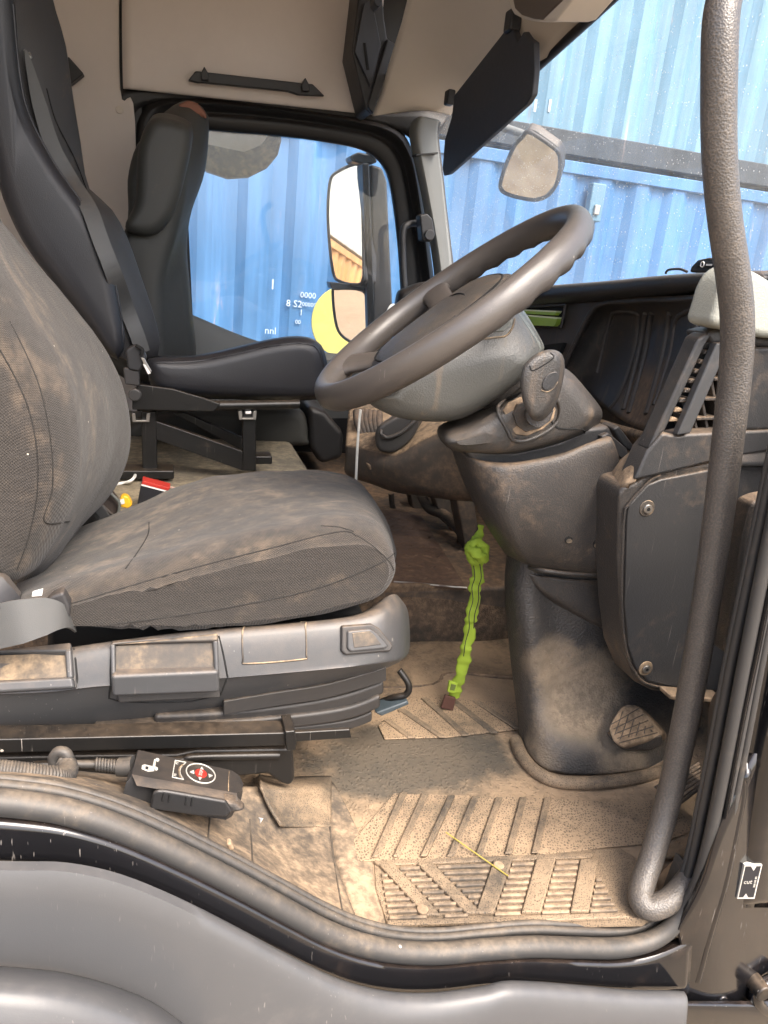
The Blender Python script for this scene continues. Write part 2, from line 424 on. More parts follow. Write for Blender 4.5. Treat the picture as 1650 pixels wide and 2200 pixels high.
dusty('bellows', (0.026, 0.024, 0.023), 0.28, 0.30, 0.5, (900, 0.15, 0.0004), dust=(0.19, 0.14, 0.095))
dusty('steel_black', (0.009, 0.009, 0.009), 0.10, 0.14, 0.35, (300, 0.1, 0.0004), scratch=0.7, specks=0.03)
dusty('wheel_leather', (0.082, 0.072, 0.065), 0.10, 0.08, 0.36, (480, 0.2, 0.0008), dust=(0.2, 0.155, 0.125), spec=0.7, scratch=0.25, specks=0.03)
dusty('cowl', (0.13, 0.138, 0.125), 0.10, 0.08, 0.42, (320, 0.45, 0.0012), streak=0.10)  # light falling on the cowl's top put into this paler tone
dusty('cowl_mid', (0.085, 0.086, 0.080), 0.12, 0.10, 0.40, (430, 0.4, 0.0010), streak=0.22)  # some of that light put into the cowl's middle tone too
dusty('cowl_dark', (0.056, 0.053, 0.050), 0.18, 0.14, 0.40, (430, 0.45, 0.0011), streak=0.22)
dusty('handle_leather', (0.075, 0.068, 0.062), 0.22, 0.22, 0.36, (430, 0.42, 0.0012), dust=(0.22, 0.175, 0.13), dsc=3.0, spec=0.6, cells=0.22)
dusty('dash_lit', (0.34, 0.345, 0.30), 0.12, 0.05, 0.6, (420, 0.4, 0.001), vary=0.08)  # windscreen light on the dash end put into this pale colour
dusty('headliner', (0.62, 0.57, 0.53), 0.16, 0.0, 0.95, (700, 0.25, 0.0007), dust=(0.53, 0.475, 0.43), dsc=2.6, spec=0.15, vary=0.1)
dusty('shelf_beige', (0.60, 0.55, 0.48), 0.14, 0.0, 0.85, (900, 0.2, 0.0005), dust=(0.46, 0.40, 0.33), dsc=2.6, spec=0.2, vary=0.08)
dusty('pillar_trim', (0.15, 0.155, 0.148), 0.08, 0.0, 0.7, (800, 0.2, 0.0005), dsc=3, vary=0.06)
dusty('visor', (0.028, 0.031, 0.038), 0.03, 0.05, 0.6, (900, 0.2, 0.0005))
dusty('pocket', (0.022, 0.023, 0.026), 0.05, 0.1, 0.5, (900, 0.15, 0.0005))
dusty('door_frame', (0.011, 0.011, 0.012), 0.05, 0.1, 0.5, (900, 0.1, 0.0004))
dusty('rubber', (0.042, 0.041, 0.040), 0.14, 0.34, 0.48, (900, 0.12, 0.0005), dust=(0.30, 0.225, 0.15), dsc=7, specks=0.015, scratch=0.3)
dusty('paint', (0.006, 0.006, 0.007), 0.16, 0.35, 0.12, (60, 0.02, 0.0003), dust=(0.075, 0.050, 0.036), dsc=4.0, specks=0.03, scratch=0.4, coat=0.5, drough=0.45)
dusty('fairing', (0.072, 0.072, 0.074), 0.10, 0.12, 0.36, (900, 0.1, 0.0003), dust=(0.30, 0.26, 0.22), dsc=3.0, specks=0.012, scratch=0.35, vary=0.06)
dusty('tunnel_rug', (0.050, 0.041, 0.034), 0.55, 0.5, 0.85, (300, 0.5, 0.002), dust=(0.26, 0.175, 0.11), specks=0.03)
dusty('tunnel_top', (0.15, 0.13, 0.10), 0.5, 0.6, 0.8, (500, 0.3, 0.001), dust=(0.30, 0.25, 0.17))
dusty('plate', (0.085, 0.05, 0.034), 0.45, 0.35, 0.55, (45, 0.5, 0.004), dust=(0.19, 0.12, 0.08), scratch=0.5)
dusty('sill', (0.070, 0.060, 0.050), 0.55, 0.35, 0.7, (260, 0.3, 0.0012), dust=(0.35, 0.252, 0.162), dsc=6, specks=0.02)
dusty('belt', (0.075, 0.076, 0.075), 0.08, 0.15, 0.55, (1400, 0.3, 0.0005), vary=0.1)
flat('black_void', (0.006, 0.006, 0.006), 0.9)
flat('white', (0.78, 0.77, 0.74), 0.5); flat('cable_white', (0.80, 0.80, 0.76), 0.4)
flat('red', (0.42, 0.03, 0.02), 0.5); flat('yellow_wrap', (0.85, 0.47, 0.03), 0.4)
flat('yellow_sign', (0.60, 0.56, 0.15), 0.7)
flat('straw', (0.42, 0.33, 0.07), 0.6)
flat('card_green', (0.30, 0.45, 0.05), 0.45); flat('card_pale', (0.72, 0.76, 0.50), 0.5)
flat('black_card', (0.015, 0.016, 0.02), 0.45)
flat('metal', (0.42, 0.40, 0.37), 0.38, 0.9)
flat('amber', (0.20, 0.085, 0.055), 0.8)
flat('blue_lever', (0.05, 0.065, 0.075), 0.3)
flat('thread', (0.018, 0.016, 0.014), 0.9)
flat('print_white', (0.46, 0.44, 0.39), 0.7)
flat('print_cont', (0.42, 0.52, 0.62), 0.7)
flat('orange_paint', (0.75, 0.30, 0.03), 0.5); flat('white_paint', (0.72, 0.72, 0.70), 0.5); flat('red_paint', (0.5, 0.05, 0.03), 0.5)
# fluted rubber mat: dash-shaped pits, dust on the lands
def mat_rubber(name, pits, base=(0.045, 0.042, 0.036), dust=(0.40, 0.285, 0.180), amt=0.62, clean=None):
    q = NT(name)
    vec = q.scale(q.pos, (1.0, 1.0, 1.0))
    v = q.voro(pits, 'DISTANCE_TO_EDGE', vec=q.scale(q.pos, (1.0, 0.75, 0.6)))
    pit = q.step(v, 0.16, 0.30)
    h = q.math('SUBTRACT', 1.0, pit) if clean is None else pit
    big = q.noise(5.5, 6, 0.62, dist=0.5); fine = q.noise(70, 4, 0.7)
    mk = q.step(q.math('ADD', q.math('MULTIPLY', big, 0.75), q.math('MULTIPLY', fine, 0.25)), 0.58-amt*0.46, 0.90-amt*0.46)
    dc = q.mix(q.noise(11, 5), tuple(c*0.70 for c in dust), tuple(c*1.15 for c in dust))
    col = q.mix(q.math('MULTIPLY', mk, q.math('SUBTRACT', 1.0, q.math('MULTIPLY', pit, 0.60 if clean is None else -0.0))), base, dc)
    if clean is not None:   # trodden-clean patch with a soft outline
        c0, rx, ry = clean
        sep = q.t.nodes.new('ShaderNodeSeparateXYZ'); q.lk(q.pos, sep.inputs[0])
        dx = q.math('DIVIDE', q.math('SUBTRACT', sep.outputs[0], c0[0]), rx); dy = q.math('DIVIDE', q.math('SUBTRACT', sep.outputs[1], c0[1]), ry)
        dd = q.math('ADD', q.math('ADD', q.math('POWER', dx, 2.0), q.math('POWER', dy, 2.0)), q.math('MULTIPLY', q.math('SUBTRACT', q.noise(14, 5, 0.65), 0.5), 1.6))
        cl = q.math('SUBTRACT', 1.0, q.step(dd, 0.55, 1.25))
        col = q.mix(q.math('MULTIPLY', cl, 0.80), col, (0.055, 0.053, 0.046))
    q.lk(col, q.b.inputs['Base Color']); q.b.inputs['Roughness'].default_value = 0.72; q.b.inputs['Specular IOR Level'].default_value = 0.4
    nb = q.bump(h, 0.7, 0.0016); nb = q.bump(q.noise(40, 4), 0.2, 0.002, nb); q.lk(nb, q.b.inputs['Normal'])
    MATS[name] = q.m
mat_rubber('mat_pit', 260, amt=0.74)
mat_rubber('mat_plain', 150, clean=((0.40, 0.245), 0.19, 0.105), amt=0.70)
mat_rubber('mat_bar', 420, base=(0.05, 0.046, 0.04), dust=(0.33, 0.238, 0.152), amt=0.60)
# container paint with rust and runs
def cont(name, col, fade=0.3):
    q = NT(name)
    run = q.noise(1.0, 5, 0.65, vec=q.scale(q.pos, (7, 7, 0.5))); big = q.noise(0.7, 5, 0.6)
    c = q.mix(q.step(run, 0.35, 0.75), tuple(x*0.8 for x in col), tuple(min(1, x*(1+fade)+0.05*fade) for x in col))
    c = q.mix(q.math('MULTIPLY', q.step(big, 0.5, 0.7), 0.35), c, tuple(min(1, x*1.3+0.05) for x in col))
    r1 = q.step(q.noise(1.0, 6, 0.7, vec=q.scale(q.pos, (14, 14, 1.2)), dist=0.3), 0.62, 0.72)
    c = q.mix(q.math('MULTIPLY', r1, 0.55), c, (0.42, 0.30, 0.25))
    q.lk(c, q.b.inputs['Base Color']); q.b.inputs['Roughness'].default_value = 0.5
    q.lk(q.bump(q.noise(3, 4), 0.2, 0.02), q.b.inputs['Normal'])
    MATS[name] = q.m
cont('cont_blue', (0.046, 0.155, 0.335)); cont('cont_hazed', (0.110, 0.235, 0.335)); cont('cont_shaded', (0.012, 0.022, 0.034)); cont('cont_orange', (0.50, 0.27, 0.10)); cont('cont_red', (0.42, 0.05, 0.035)); cont('cont_grey', (0.45, 0.46, 0.44))  # windscreen reflections put into the pale blue, rail shadow into the dark one
dusty('tray_plastic', (0.045, 0.042, 0.040), 0.34, 0.75, 0.42, (520, 0.25, 0.0009), dust=(0.26, 0.185, 0.125), streak=0.25, scratch=0.5, spots=((A(1370, 890, X=0.9), 0.12, 0.7),))
dusty('remote_plastic', (0.022, 0.022, 0.023), 0.12, 0.10, 0.42, (500, 0.15, 0.0005), scratch=0.5, specks=0.05)
dusty('tray_rib', (0.075, 0.068, 0.062), 0.3, 0.3, 0.45, (520, 0.25, 0.0009), dust=(0.26, 0.19, 0.13))
glass('windscreen_glass', 1.0); glass('side_glass', 0.35)
_q = NT('mirror'); _q.b.inputs['Metallic'].default_value = 1.0; _q.b.inputs['Roughness'].default_value = 0.02; _q.b.inputs['Base Color'].default_value = (0.85, 0.87, 0.86, 1); M['mirror'] = _q.m
_q = NT('mirror_dirty'); _q.b.inputs['Metallic'].default_value = 1.0
_q.lk(_q.mix(_q.step(_q.noise(9, 5), 0.35, 0.7), (0.75, 0.76, 0.72), (0.55, 0.52, 0.45)), _q.b.inputs['Base Color']); _q.lk(_q.math('MULTIPLY', _q.noise(14, 5), 0.12), _q.b.inputs['Roughness']); M['mirror_dirty'] = _q.m
# lime webbing
_q = NT('lime'); _w = _q.noise(500, 2)
_q.lk(_q.mix(_q.math('MULTIPLY', _q.step(_q.noise(30, 5), 0.5, 0.8), 0.5), (0.26, 0.37, 0.03), (0.13, 0.14, 0.045)), _q.b.inputs['Base Color']); _q.b.inputs['Roughness'].default_value = 0.8; _q.lk(_q.bump(_w, 0.5, 0.001), _q.b.inputs['Normal']); M['lime'] = _q.m
# sandy yard
_q = NT('yard'); _q.lk(_q.mix(_q.noise(1.5, 8, 0.65), (0.20, 0.15, 0.10), (0.38, 0.30, 0.21)), _q.b.inputs['Base Color']); _q.b.inputs['Roughness'].default_value = 0.95; _q.lk(_q.bump(_q.noise(12, 8, 0.7), 0.6, 0.05), _q.b.inputs['Normal']); M['yard'] = _q.m

# ------------------------------------------------------------------ the yard
GZ = -1.05
g = mesh('ground', [(-60, -60, GZ), (60, -60, GZ), (60, 60, GZ), (-60, 60, GZ)], [[0, 1, 2, 3]], M['yard']); g['kind'] = 'structure'

def container(x0, x1, z0, h, mat, railmat, label, y0=4.0, pitch=0.278, dep=0.032, group='shipping containers in the yard'):
    t = thing('shipping_container', label, 'container', ((x0+x1)/2, y0+1.2, z0), group)
    zt, zb = z0+h-0.075, z0+0.15
    px = []; n = int((x1-x0-0.3)/pitch); xs = x0+0.15; p = (x1-x0-0.3)/n
    for i in range(n):
        a = xs+i*p
        px += [(a, y0+0.015), (a+p*0.30, y0+0.015), (a+p*0.50, y0+0.015+dep), (a+p*0.80, y0+0.015+dep)]
    px.append((x1-0.15, y0+0.015))
    V = [(x, y, zb-0.02) for x, y in px]+[(x, y, zt+0.02) for x, y in px]; k = len(px)
    o = mesh('side_panel', V, [[i, i+1, k+i+1, k+i] for i in range(k-1)], mat, t, smooth=False, recalc=False, solid=0.004)
    box('top_rail', (x0, y0, zt), (x1, y0+0.07, z0+h), mat, t, 0.006)
    box('bottom_rail', (x0, y0, z0+0.012), (x1, y0+0.09, zb), railmat, t, 0.006)
    for a in (x0, x1-0.15):
        box('corner_post', (a, y0-0.004, z0+0.115), (a+0.15, y0+0.15, z0+h-0.115), mat, t, 0.01)
        for zz in (z0, z0+h-0.115): box('corner_casting', (a-0.004, y0-0.012, zz), (a+0.158, y0+0.16, zz+0.115), railmat, t, 0.012)
    box('roof', (x0+0.02, y0+0.02, z0+h-0.03), (x1-0.02, y0+2.38, z0+h-0.012), mat, t, 0)
    box('end_wall', (x0+0.04, y0+0.1, z0+0.12), (x0+0.08, y0+2.36, z0+h-0.04), mat, t, 0)
    box('end_wall', (x1-0.08, y0+0.1, z0+0.12), (x1-0.04, y0+2.36, z0+h-0.04), mat, t, 0)
    box('back_wall', (x0+0.04, y0+2.36, z0+0.02), (x1-0.04, y0+2.4, z0+h-0.03), mat, t, 0)
    adopt(t); return t
CZ = GZ+0.03
cl = container(-3.4, 8.79, CZ, 2.60, M['cont_blue'], M['cont_blue'], 'faded blue corrugated container with white lettering, lower one beyond the side window')
cu = container(-3.3, 8.89, CZ+2.62, 2.60, M['cont_hazed'], M['cont_shaded'], 'blue container stacked on top, windscreen haze and reflections put into its pale colour')
container(-9.6, -3.55, CZ, 2.60, M['cont_orange'], M['cont_orange'], 'orange container seen in the tall door mirror')
container(-9.6, -3.45, CZ+2.62, 2.60, M['cont_grey'], M['cont_grey'], 'pale container stacked above the orange one, seen in the door mirror')
container(-22, -9.8, CZ, 2.60, M['cont_red'], M['cont_red'], 'red container far back in the row, seen in the door mirror')
# white lettering on the blue container (as legible as in the photograph)
def ctext(body, u, v, size, nm='lettering'):
    p = A(u, v, Y=4.004); o = text(nm, body, size, (p.x, 4.004, p.z), (1, 0, 0), (0, 0, 1), M['print_cont'], cl, thick=0.002)
    o.matrix_parent_inverse = Matrix.Translation(cl.location).inverted(); return o
def ctext_fix(o, y): pass
ctext('0000', 662, 635, 0.050); ctext('8 S2', 632, 653, 0.058); ctext('00000', 664, 655, 0.036); ctext('1', 647, 672, 0.05)
ctext('nnl', 581, 711, 0.060); ctext('I', 586, 612, 0.085); ctext('00', 640, 692, 0.036)
# lettering stands 4 mm proud of the corrugation's outer faces
# lashing plate below the top rail
_p = A(1284, 395, Y=3.99); _q2 = A(1284, 478, Y=3.99)
_b = box('lashing_plate', (_p.x-0.05, 3.955, _q2.z), (_p.x+0.05, 4.02, _p.z), M['cont_hazed'], cl, 0.008); _b.matrix_parent_inverse = Matrix.Translation(cl.location).inverted()
_b = box('lashing_bolt', (_p.x-0.02, 3.935, _q2.z+0.04), (_p.x+0.02, 3.956, _q2.z+0.10), M['metal'], cl, 0.006); _b.matrix_parent_inverse = Matrix.Translation(cl.location).inverted()
for _u in (1152, 1183):
    _p = A(_u, 226, Y=3.998); _b = box('lettering', (_p.x-0.008, 4.008, _p.z-0.035), (_p.x+0.008, 4.016, _p.z+0.035), M['print_cont'], cu, 0.001); _b.matrix_parent_inverse = Matrix.Translation(cu.location).inverted()

# yellow round board standing out by the mirror
_c = A(735, 692, Y=2.9); _e = 40
_pts = [Vector((_c.x+0.150*math.cos(2*math.pi*i/_e), 2.9, _c.z+0.165*math.sin(2*math.pi*i/_e)*1.0)) for i in range(_e)]
yb = thing('round_board', 'plain yellow round board outside, partly hidden by the door mirror', 'sign', (_c.x, 2.9, GZ))
extr('disc', _pts, (0, 0.012, 0), M['yellow_sign'], yb, 0.003)
box('post', (_c.x-0.02, 2.915, GZ), (_c.x+0.02, 2.95, _c.z+0.06), M['metal'], yb, 0.003)
adopt(yb)

# ------------------------------------------------------------------ cab shell
cab = thing('truck_cab', 'black lorry cab seen through its open driver door, dusty inside', 'truck cab', (0, 0, 0))
YL = 1.90
# floor pan and outer skin that keep the light out
box('floor_pan', (-0.75, -0.10, -0.05), (1.02, YL+0.08, -0.012), M['plastic_dirty'], cab, 0)
box('rear_wall', (-0.80, -0.12, -0.05), (-0.72, YL+0.06, 1.70), M['headliner'], cab, 0)
box('roof_lining', (-0.80, -0.10, 1.66), (0.86, YL+0.06, 1.72), M['headliner'], cab, 0.01)
box('firewall', (1.02, -0.02, -0.30), (1.06, YL+0.06, 0.72), M['plastic'], cab, 0)
# far side: wall above and behind the door
side_up = patch('side_lining', [
    L([(262, -220), (480, -220), (840, -220)], Y=YL-0.01),
    L([(262, 60), (480, 90), (818, 90)], Y=YL-0.015),
    L([(264, 176), (480, 200), (812, 232)], Y=YL-0.02),
    L([(266, 191), (480, 213), (810, 246)], Y=YL+0.01)], M['headliner'], cab, solid=0.012)
side_rear = patch('rear_side_lining', [
    L([(-220, -220), (60, -220), (200, -220), (258, -220)], Y=YL-0.002),
    L([(-220, 200), (60, 200), (200, 192), (258, 190)], Y=YL-0.002),
    L([(-220, 480), (60, 480), (230, 430), (290, 260)], Y=YL-0.002),
    L([(-220, 800), (60, 800), (230, 800), (292, 800)], Y=YL-0.002),
    L([(-220, 1000), (60, 1000), (230, 1000), (300, 1000)], Y=YL-0.002)], M['headliner'], cab, solid=0.012)
_xe = A(304, 300, Y=YL).x
box('wall_backing', (-0.80, YL+0.018, -0.05), (_xe, YL+0.05, 1.70), M['door_frame'], cab, 0)
box('wall_backing', (_xe+0.002, YL+0.018, A(420, 200, Y=YL).z), (1.0, YL+0.05, 1.70), M['door_frame'], cab, 0)
for (_u, _v) in ((257, 236),):
    _p = A(_u, _v, Y=YL-0.004)
    extr('trim_plug', [_p+Vector((0.011*math.cos(a*math.pi/8), 0, 0.011*math.sin(a*math.pi/8))) for a in range(16)], (0, -0.004, 0), M['shelf_beige'], cab, 0.0015)
_k = slab('belt_guide', [(146, 120), (180, 158), (150, 182), (140, 170)], YL-0.05, 0.04, M['pocket'], cab, 0.004)
# lower inner side below the window sill and dark door ring
ring_out = [(284, 520), (283, 300), (296, 240), (330, 214), (400, 208), (600, 226), (760, 250), (850, 275), (885, 320), (905, 400), (935, 620), (950, 800)]
ring_in = [(402, 500), (404, 330), (412, 290), (440, 278), (500, 282), (600, 290), (700, 303), (780, 320), (822, 350), (842, 400), (858, 520), (866, 640)]

# overhead shelf above the windscreen (beige): its rear/under face
shelf = patch('overhead_shelf', [
    [A(800, 250, Y=1.86), A(905, 238, Y=1.86), A(968, 248, Y=1.85)],
    [A(816, 205, Y=1.78), A(915, 205, Y=1.72), A(1000, 214, Y=1.68)],
    [A(850, 96, Y=1.55), A(985, 60, Y=1.40), A(1142, 150, X=0.845)],
    [A(880, -20, Y=1.38), A(1040, -20, Y=1.22), A(1225, 70, X=0.845)],
    [A(910, -140, Y=1.18), A(1100, -140, Y=1.05), A(1330, -30, X=0.845)],
    [A(960, -300, Y=0.98), A(1200, -300, Y=0.85), A(1480, -200, X=0.845)],
    [A(1060, -560, Y=0.70), A(1320, -560, Y=0.55), A(1700, -480, X=0.845)]], M['shelf_beige'], cab, solid=0.012)
# roof edge behind the shelf so that no light leaks
box('roof_front', (0.30, -0.05, 1.64), (0.92, YL+0.06, 1.70), M['headliner'], cab, 0.01)
box('roof_header', (0.80, -0.05, 1.375), (0.90, 0.95, 1.47), M['door_frame'], cab, 0.01)
# windscreen: curved sheet, bottom forward, top leaning back
def wsx(y, z): return 0.975 - (z-0.77)*0.235 - 0.05*((y-0.9)/1.0)**4 if z > 0.5 else 0.98
_rows = []
for z in (0.70, 0.90, 1.10, 1.30, 1.44):
    _rows.append([Vector((wsx(y, z)+0.012, y, z)) for y in (-0.12, 0.3, 0.7, 1.1, 1.5, 1.75, 1.90)])
ws = patch('windscreen', _rows, M['windscreen_glass'], cab, n=4, m=4, solid=0.0)
# black frit line along the top of the glass
tube('windscreen_seal', [A(1120, 176, X=0.852), A(1150, 148, X=0.851), A(1230, 75, X=0.851), A(1312, 0, X=0.851), A(1400, -85, X=0.85), A(1560, -260, X=0.85)], 0.011, M['door_frame'], cab, n=8)
tube('windscreen_seal', [A(941, 262, Y=1.865), A(938, 300, Y=1.87), A(946, 370, Y=1.87), A(957, 470, Y=1.87), A(973, 600, Y=1.87)], 0.010, M['door_frame'], cab, n=8)
# far windscreen pillar trim
patch('pillar_trim', [
    L([(884, 262), (880, 300), (905, 420), (926, 540), (938, 640)], Y=1.86),
    L([(905, 250), (900, 300), (922, 420), (943, 540), (955, 640)], Y=1.80),
    L([(944, 258), (940, 300), (955, 420), (968, 540), (978, 640)], Y=1.85)], M['pillar_trim'], cab, solid=0.02)
slab('pillar_joint', [(894, 331), (941, 327), (941, 330), (894, 334)], 1.795, 0.05, M['door_frame'], cab, 0)
slab('pillar_knob_base', [(902, 462), (918, 458), (930, 470), (936, 505), (925, 520), (908, 518)], 1.765, 0.05, M['pocket'], cab, 0.006)
_p = A(921, 505, Y=1.765)
extr('pillar_knob', [_p+Vector((0.017*math.cos(a*math.pi/10), 0, 0.017*math.sin(a*math.pi/10))) for a in range(20)], (0, -0.014, 0), M['pocket'], cab, 0.003)
# cab body outside, far side: above and around the door ring (black)
patch('door_surround', [
    L([(250, 260), (262, 195), (420, 205), (620, 224), (800, 244), (910, 236), (965, 250)], Y=YL+0.012),
    L([(282, 300), (300, 232), (420, 212), (620, 236), (810, 262), (890, 300), (915, 330)], Y=YL+0.016)], M['door_frame'], cab, m=3, solid=0.02)

# far (passenger) door
pd = thing('passenger_door', 'closed black far-side door with clear window above grey trim', 'door', (0.3, YL+0.05, 0.0))
_n = len(ring_out); _po = L(ring_out, Y=YL+0.03); _pi = L(ring_in, Y=YL+0.03)
patch('window_frame', [_po, [a.lerp(b, 0.22)+Vector((0, -0.028, 0)) for a, b in zip(_po, _pi)], [a.lerp(b, 0.42)+Vector((0, 0.0, 0)) for a, b in zip(_po, _pi)], [a.lerp(b, 0.62)+Vector((0, -0.012, 0)) for a, b in zip(_po, _pi)], _pi, [p+Vector((0, 0.03, 0)) for p in _pi]], M['door_frame'], pd, n=5, m=4, solid=0.006)
extr('window_glass', [p+Vector((0, 0.02, 0)) for p in L([(370, 260), (900, 260), (960, 840), (370, 800)], Y=YL+0.03)], (0, 0.004, 0), M['side_glass'], pd, 0)
slab('division_bar', [(398, 470), (404, 470), (418, 760), (408, 760)], YL+0.03, 0.01, M['door_frame'], pd, 0.001)
patch('door_trim', [
    L([(406, 694), (440, 708), (500, 732), (560, 752), (640, 768), (760, 778), (980, 800)], Y=YL+0.03),
    L([(406, 705), (440, 718), (500, 742), (560, 760), (640, 775), (760, 786), (980, 806)], Y=YL-0.02),
    L([(406, 900), (440, 900), (500, 900), (560, 900), (640, 900), (760, 900), (980, 900)], Y=YL-0.03),
    L([(406, 1080), (440, 1080), (500, 1080), (560, 1080), (640, 1080), (760, 1080), (980, 1080)], Y=YL-0.03)], M['pillar_trim'], pd, solid=0.02)
slab('trim_joint', [(526, 742), (530, 742), (534, 775), (530, 775)], YL-0.022, 0.004, M['door_frame'], pd, 0)
box('door_skin', (-0.12, YL+0.055, -0.1), (0.98, YL+0.09, 0.46), M['paint'], pd, 0.01)
patch('door_panel_dark', [
    L([(536, 752), (620, 768), (760, 778), (990, 800)], Y=YL-0.036),
    L([(534, 900), (640, 900), (760, 900), (990, 900)], Y=YL-0.05),
    L([(534, 1080), (640, 1080), (760, 1080), (990, 1080)], Y=YL-0.05)], M['door_frame'], pd, solid=0.008)
tube('pull_handle', LY([(898, 480, 1.86), (878, 482, 1.82), (866, 497, 1.81), (866, 560, 1.81), (871, 640, 1.81), (876, 700, 1.84)]), 0.0115, M['pocket'], pd, n=12)
adopt(pd)

# grab rail on the side lining
gr = thing('ceiling_grab_rail', 'slim black grab rail fixed to the taupe lining above the window', 'grab handle', A(550, 180, Y=YL-0.03))
slab('bar', [(404, 172), (420, 152), (440, 154), (650, 178), (672, 180), (698, 206), (640, 203), (620, 196), (446, 178), (425, 177)], YL-0.055, 0.02, M['pocket'], gr, 0.004)
for (_u, _v) in ((440, 160), (657, 184)):
    slab('bracket', [(_u-9, _v-2), (_u-1, _v-18), (_u+8, _v-2), (_u+9, _v+12), (_u-7, _v+12)], YL-0.068, 0.058, M['pocket'], gr, 0.003)
adopt(gr)
# black pocket unit at the end of the shelf
pk = thing('document_pocket', 'black plastic document pocket fixed at the end of the overhead shelf', 'pocket', A(800, 240, Y=1.7))
slab('housing', [(776, -60), (818, -60), (826, 40), (832, 82), (853, 96), (800, 246), (786, 236), (756, 110)], 1.72, 0.14, M['pocket'], pk, 0.006)
slab('front_plate', [(782, 6), (800, 0), (819, 98), (797, 188), (762, 110)], 1.705, 0.016, M['visor'], pk, 0.003)
slab('slot', [(781, 92), (786, 92), (794, 150), (788, 150)], 1.702, 0.006, M['black_void'], pk, 0.001)
slab('lip', [(832, 82), (853, 96), (802, 246), (790, 228)], 1.70, 0.022, M['pocket'], pk, 0.006)
adopt(pk)
slab('shelf_button', [(803, -20), (824, -20), (821, 10), (812, 16), (804, 6)], 1.50, 0.05, M['visor'], cab, 0.004)

# sun visor
sv = thing('sun_visor', 'large dark folding sun visor hanging below the overhead shelf', 'sun visor', A(1060, 250, X=0.74))
_vp = [(1102, 62), (1112, 90), (1124, 68), (1135, 84), (1146, 92), (1147, 150), (1142, 205), (1130, 225), (962, 376), (953, 378), (950, 362), (955, 300), (970, 250), (975, 205), (1090, 58)]
_P = []
for (u, v) in _vp: _P.append(A(u, v, X=0.77))
extr('panel', _P, (0.016, 0.0, 0.004), M['visor'], sv, 0.004)
for (u, v, r_) in ((966, 210, 0.02), (1102, 46, 0.024)):
    p = A(u, v, X=0.775); box('hinge', (p.x-r_*0.6, p.y-r_*0.9, p.z-r_), (p.x+r_*0.6, p.y+r_*0.9, p.z+r_), M['pocket'], sv, 0.006)
adopt(sv)
# speaker in the shelf
sp = thing('overhead_speaker', 'cream loudspeaker with rounded mesh grille in the overhead shelf', 'speaker', A(1150, 30, X=0.76))
_o = [(1092, -8), (1092, 14), (1102, 32), (1122, 42), (1150, 47), (1180, 48), (1192, 44), (1234, -8), (1230, -30), (1100, -30)]
_i = [(1102, 0), (1106, 18), (1120, 32), (1145, 40), (1163, 42), (1210, -4), (1198, -22), (1108, -22)]
def xpl(pix, X): return [A(u, v, X=X) for u, v in pix]
extr('bezel', xpl(_o, 0.745), (0.10, 0.01, 0.02), M['shelf_beige'], sp, 0.008)
M_g = dusty('grille', (0.16, 0.125, 0.095), 0.1, 0.0, 0.7, (900, 0.9, 0.003))
extr('grille', xpl(_i, 0.741), (0.006, 0, 0), M_g, sp.children[0], 0.002)
adopt(sp)
slab('shelf_vent', [(1144, 88), (1158, 88), (1154, 94), (1146, 94)], 1.1, 0.01, M['pocket'], cab, 0)

# ------------------------------------------------------------------ outside mirrors
YM = 2.28
dm = thing('door_mirror', 'tall black two-glass door mirror outside the far window', 'mirror', A(775, 760, Y=YM))
def mglass(nm, pix, y, nrm, mat):
    c = A(sum(p[0] for p in pix)/len(pix), sum(p[1] for p in pix)/len(pix), Y=y); nrm = Vector(nrm).normalized()
    P = [AP(u, v, c, nrm) for u, v in pix]
    Po = shrink(P, 1.07)
    h = extr('housing', [p-nrm*0.006 for p in Po], -nrm*0.07, M['plastic_clean'], dm, 0.01)
    tube('rim', [p for p in shrink(P, 1.03)], 0.006, M['plastic_clean'], h, closed=True, n=8, smooth_n=4)
    return extr(nm, crom(P, 4, True), -nrm*0.004, mat, h, 0)
def shrink(pts, f):
    c = sum(pts, Vector())/len(pts); return [c+(p-c)*f for p in pts]
mglass('main_glass', [(709, 400), (724, 374), (774, 358), (777, 420), (780, 560), (779, 596), (768, 608), (732, 602), (716, 580), (706, 480)], YM, (-0.86, -0.51, 0.07), M['mirror'])
mglass('wide_glass', [(716, 630), (726, 622), (778, 626), (790, 660), (794, 712), (775, 736), (745, 728), (724, 700)], YM, (-0.84, -0.60, -0.12), M['mirror'])
slab('carrier', [(796, 352), (822, 360), (832, 390), (846, 700), (840, 745), (812, 760), (802, 700), (798, 500)], YM-0.06, 0.08, M['plastic_clean'], dm, 0.012)
slab('divider', [(708, 606), (786, 613), (788, 624), (712, 620)], YM-0.06, 0.07, M['plastic_clean'], dm, 0.004)
slab('stem', [(779, 350), (794, 350), (802, 560), (808, 740), (792, 740), (786, 560)], YM-0.10, 0.10, M['steel_black'], dm, 0.008)
slab('bracket', [(752, 335), (770, 326), (806, 334), (812, 348), (800, 352), (770, 350), (756, 346)], YM-0.05, 0.10, M['steel_black'], dm, 0.008)
tube('arm', [A(790, 340, Y=YM), A(830, 300, Y=YM-0.15), A(860, 290, Y=YM-0.3)], 0.018, M['steel_black'], dm)
adopt(dm)
km = thing('kerb_mirror', 'rounded dusty kerb mirror hanging above the far window', 'mirror', A(525, 330, Y=2.2))
_kp = [(405, 262), (430, 250), (600, 262), (606, 300), (598, 332), (575, 360), (535, 380), (490, 383), (445, 368), (415, 340)]
slab('housing', _kp, 2.16, 0.06, M['tray'], km, 0.015)
_kc = A(505, 295, Y=2.12); _kn = Vector((-0.05, -0.70, -0.80)).normalized()
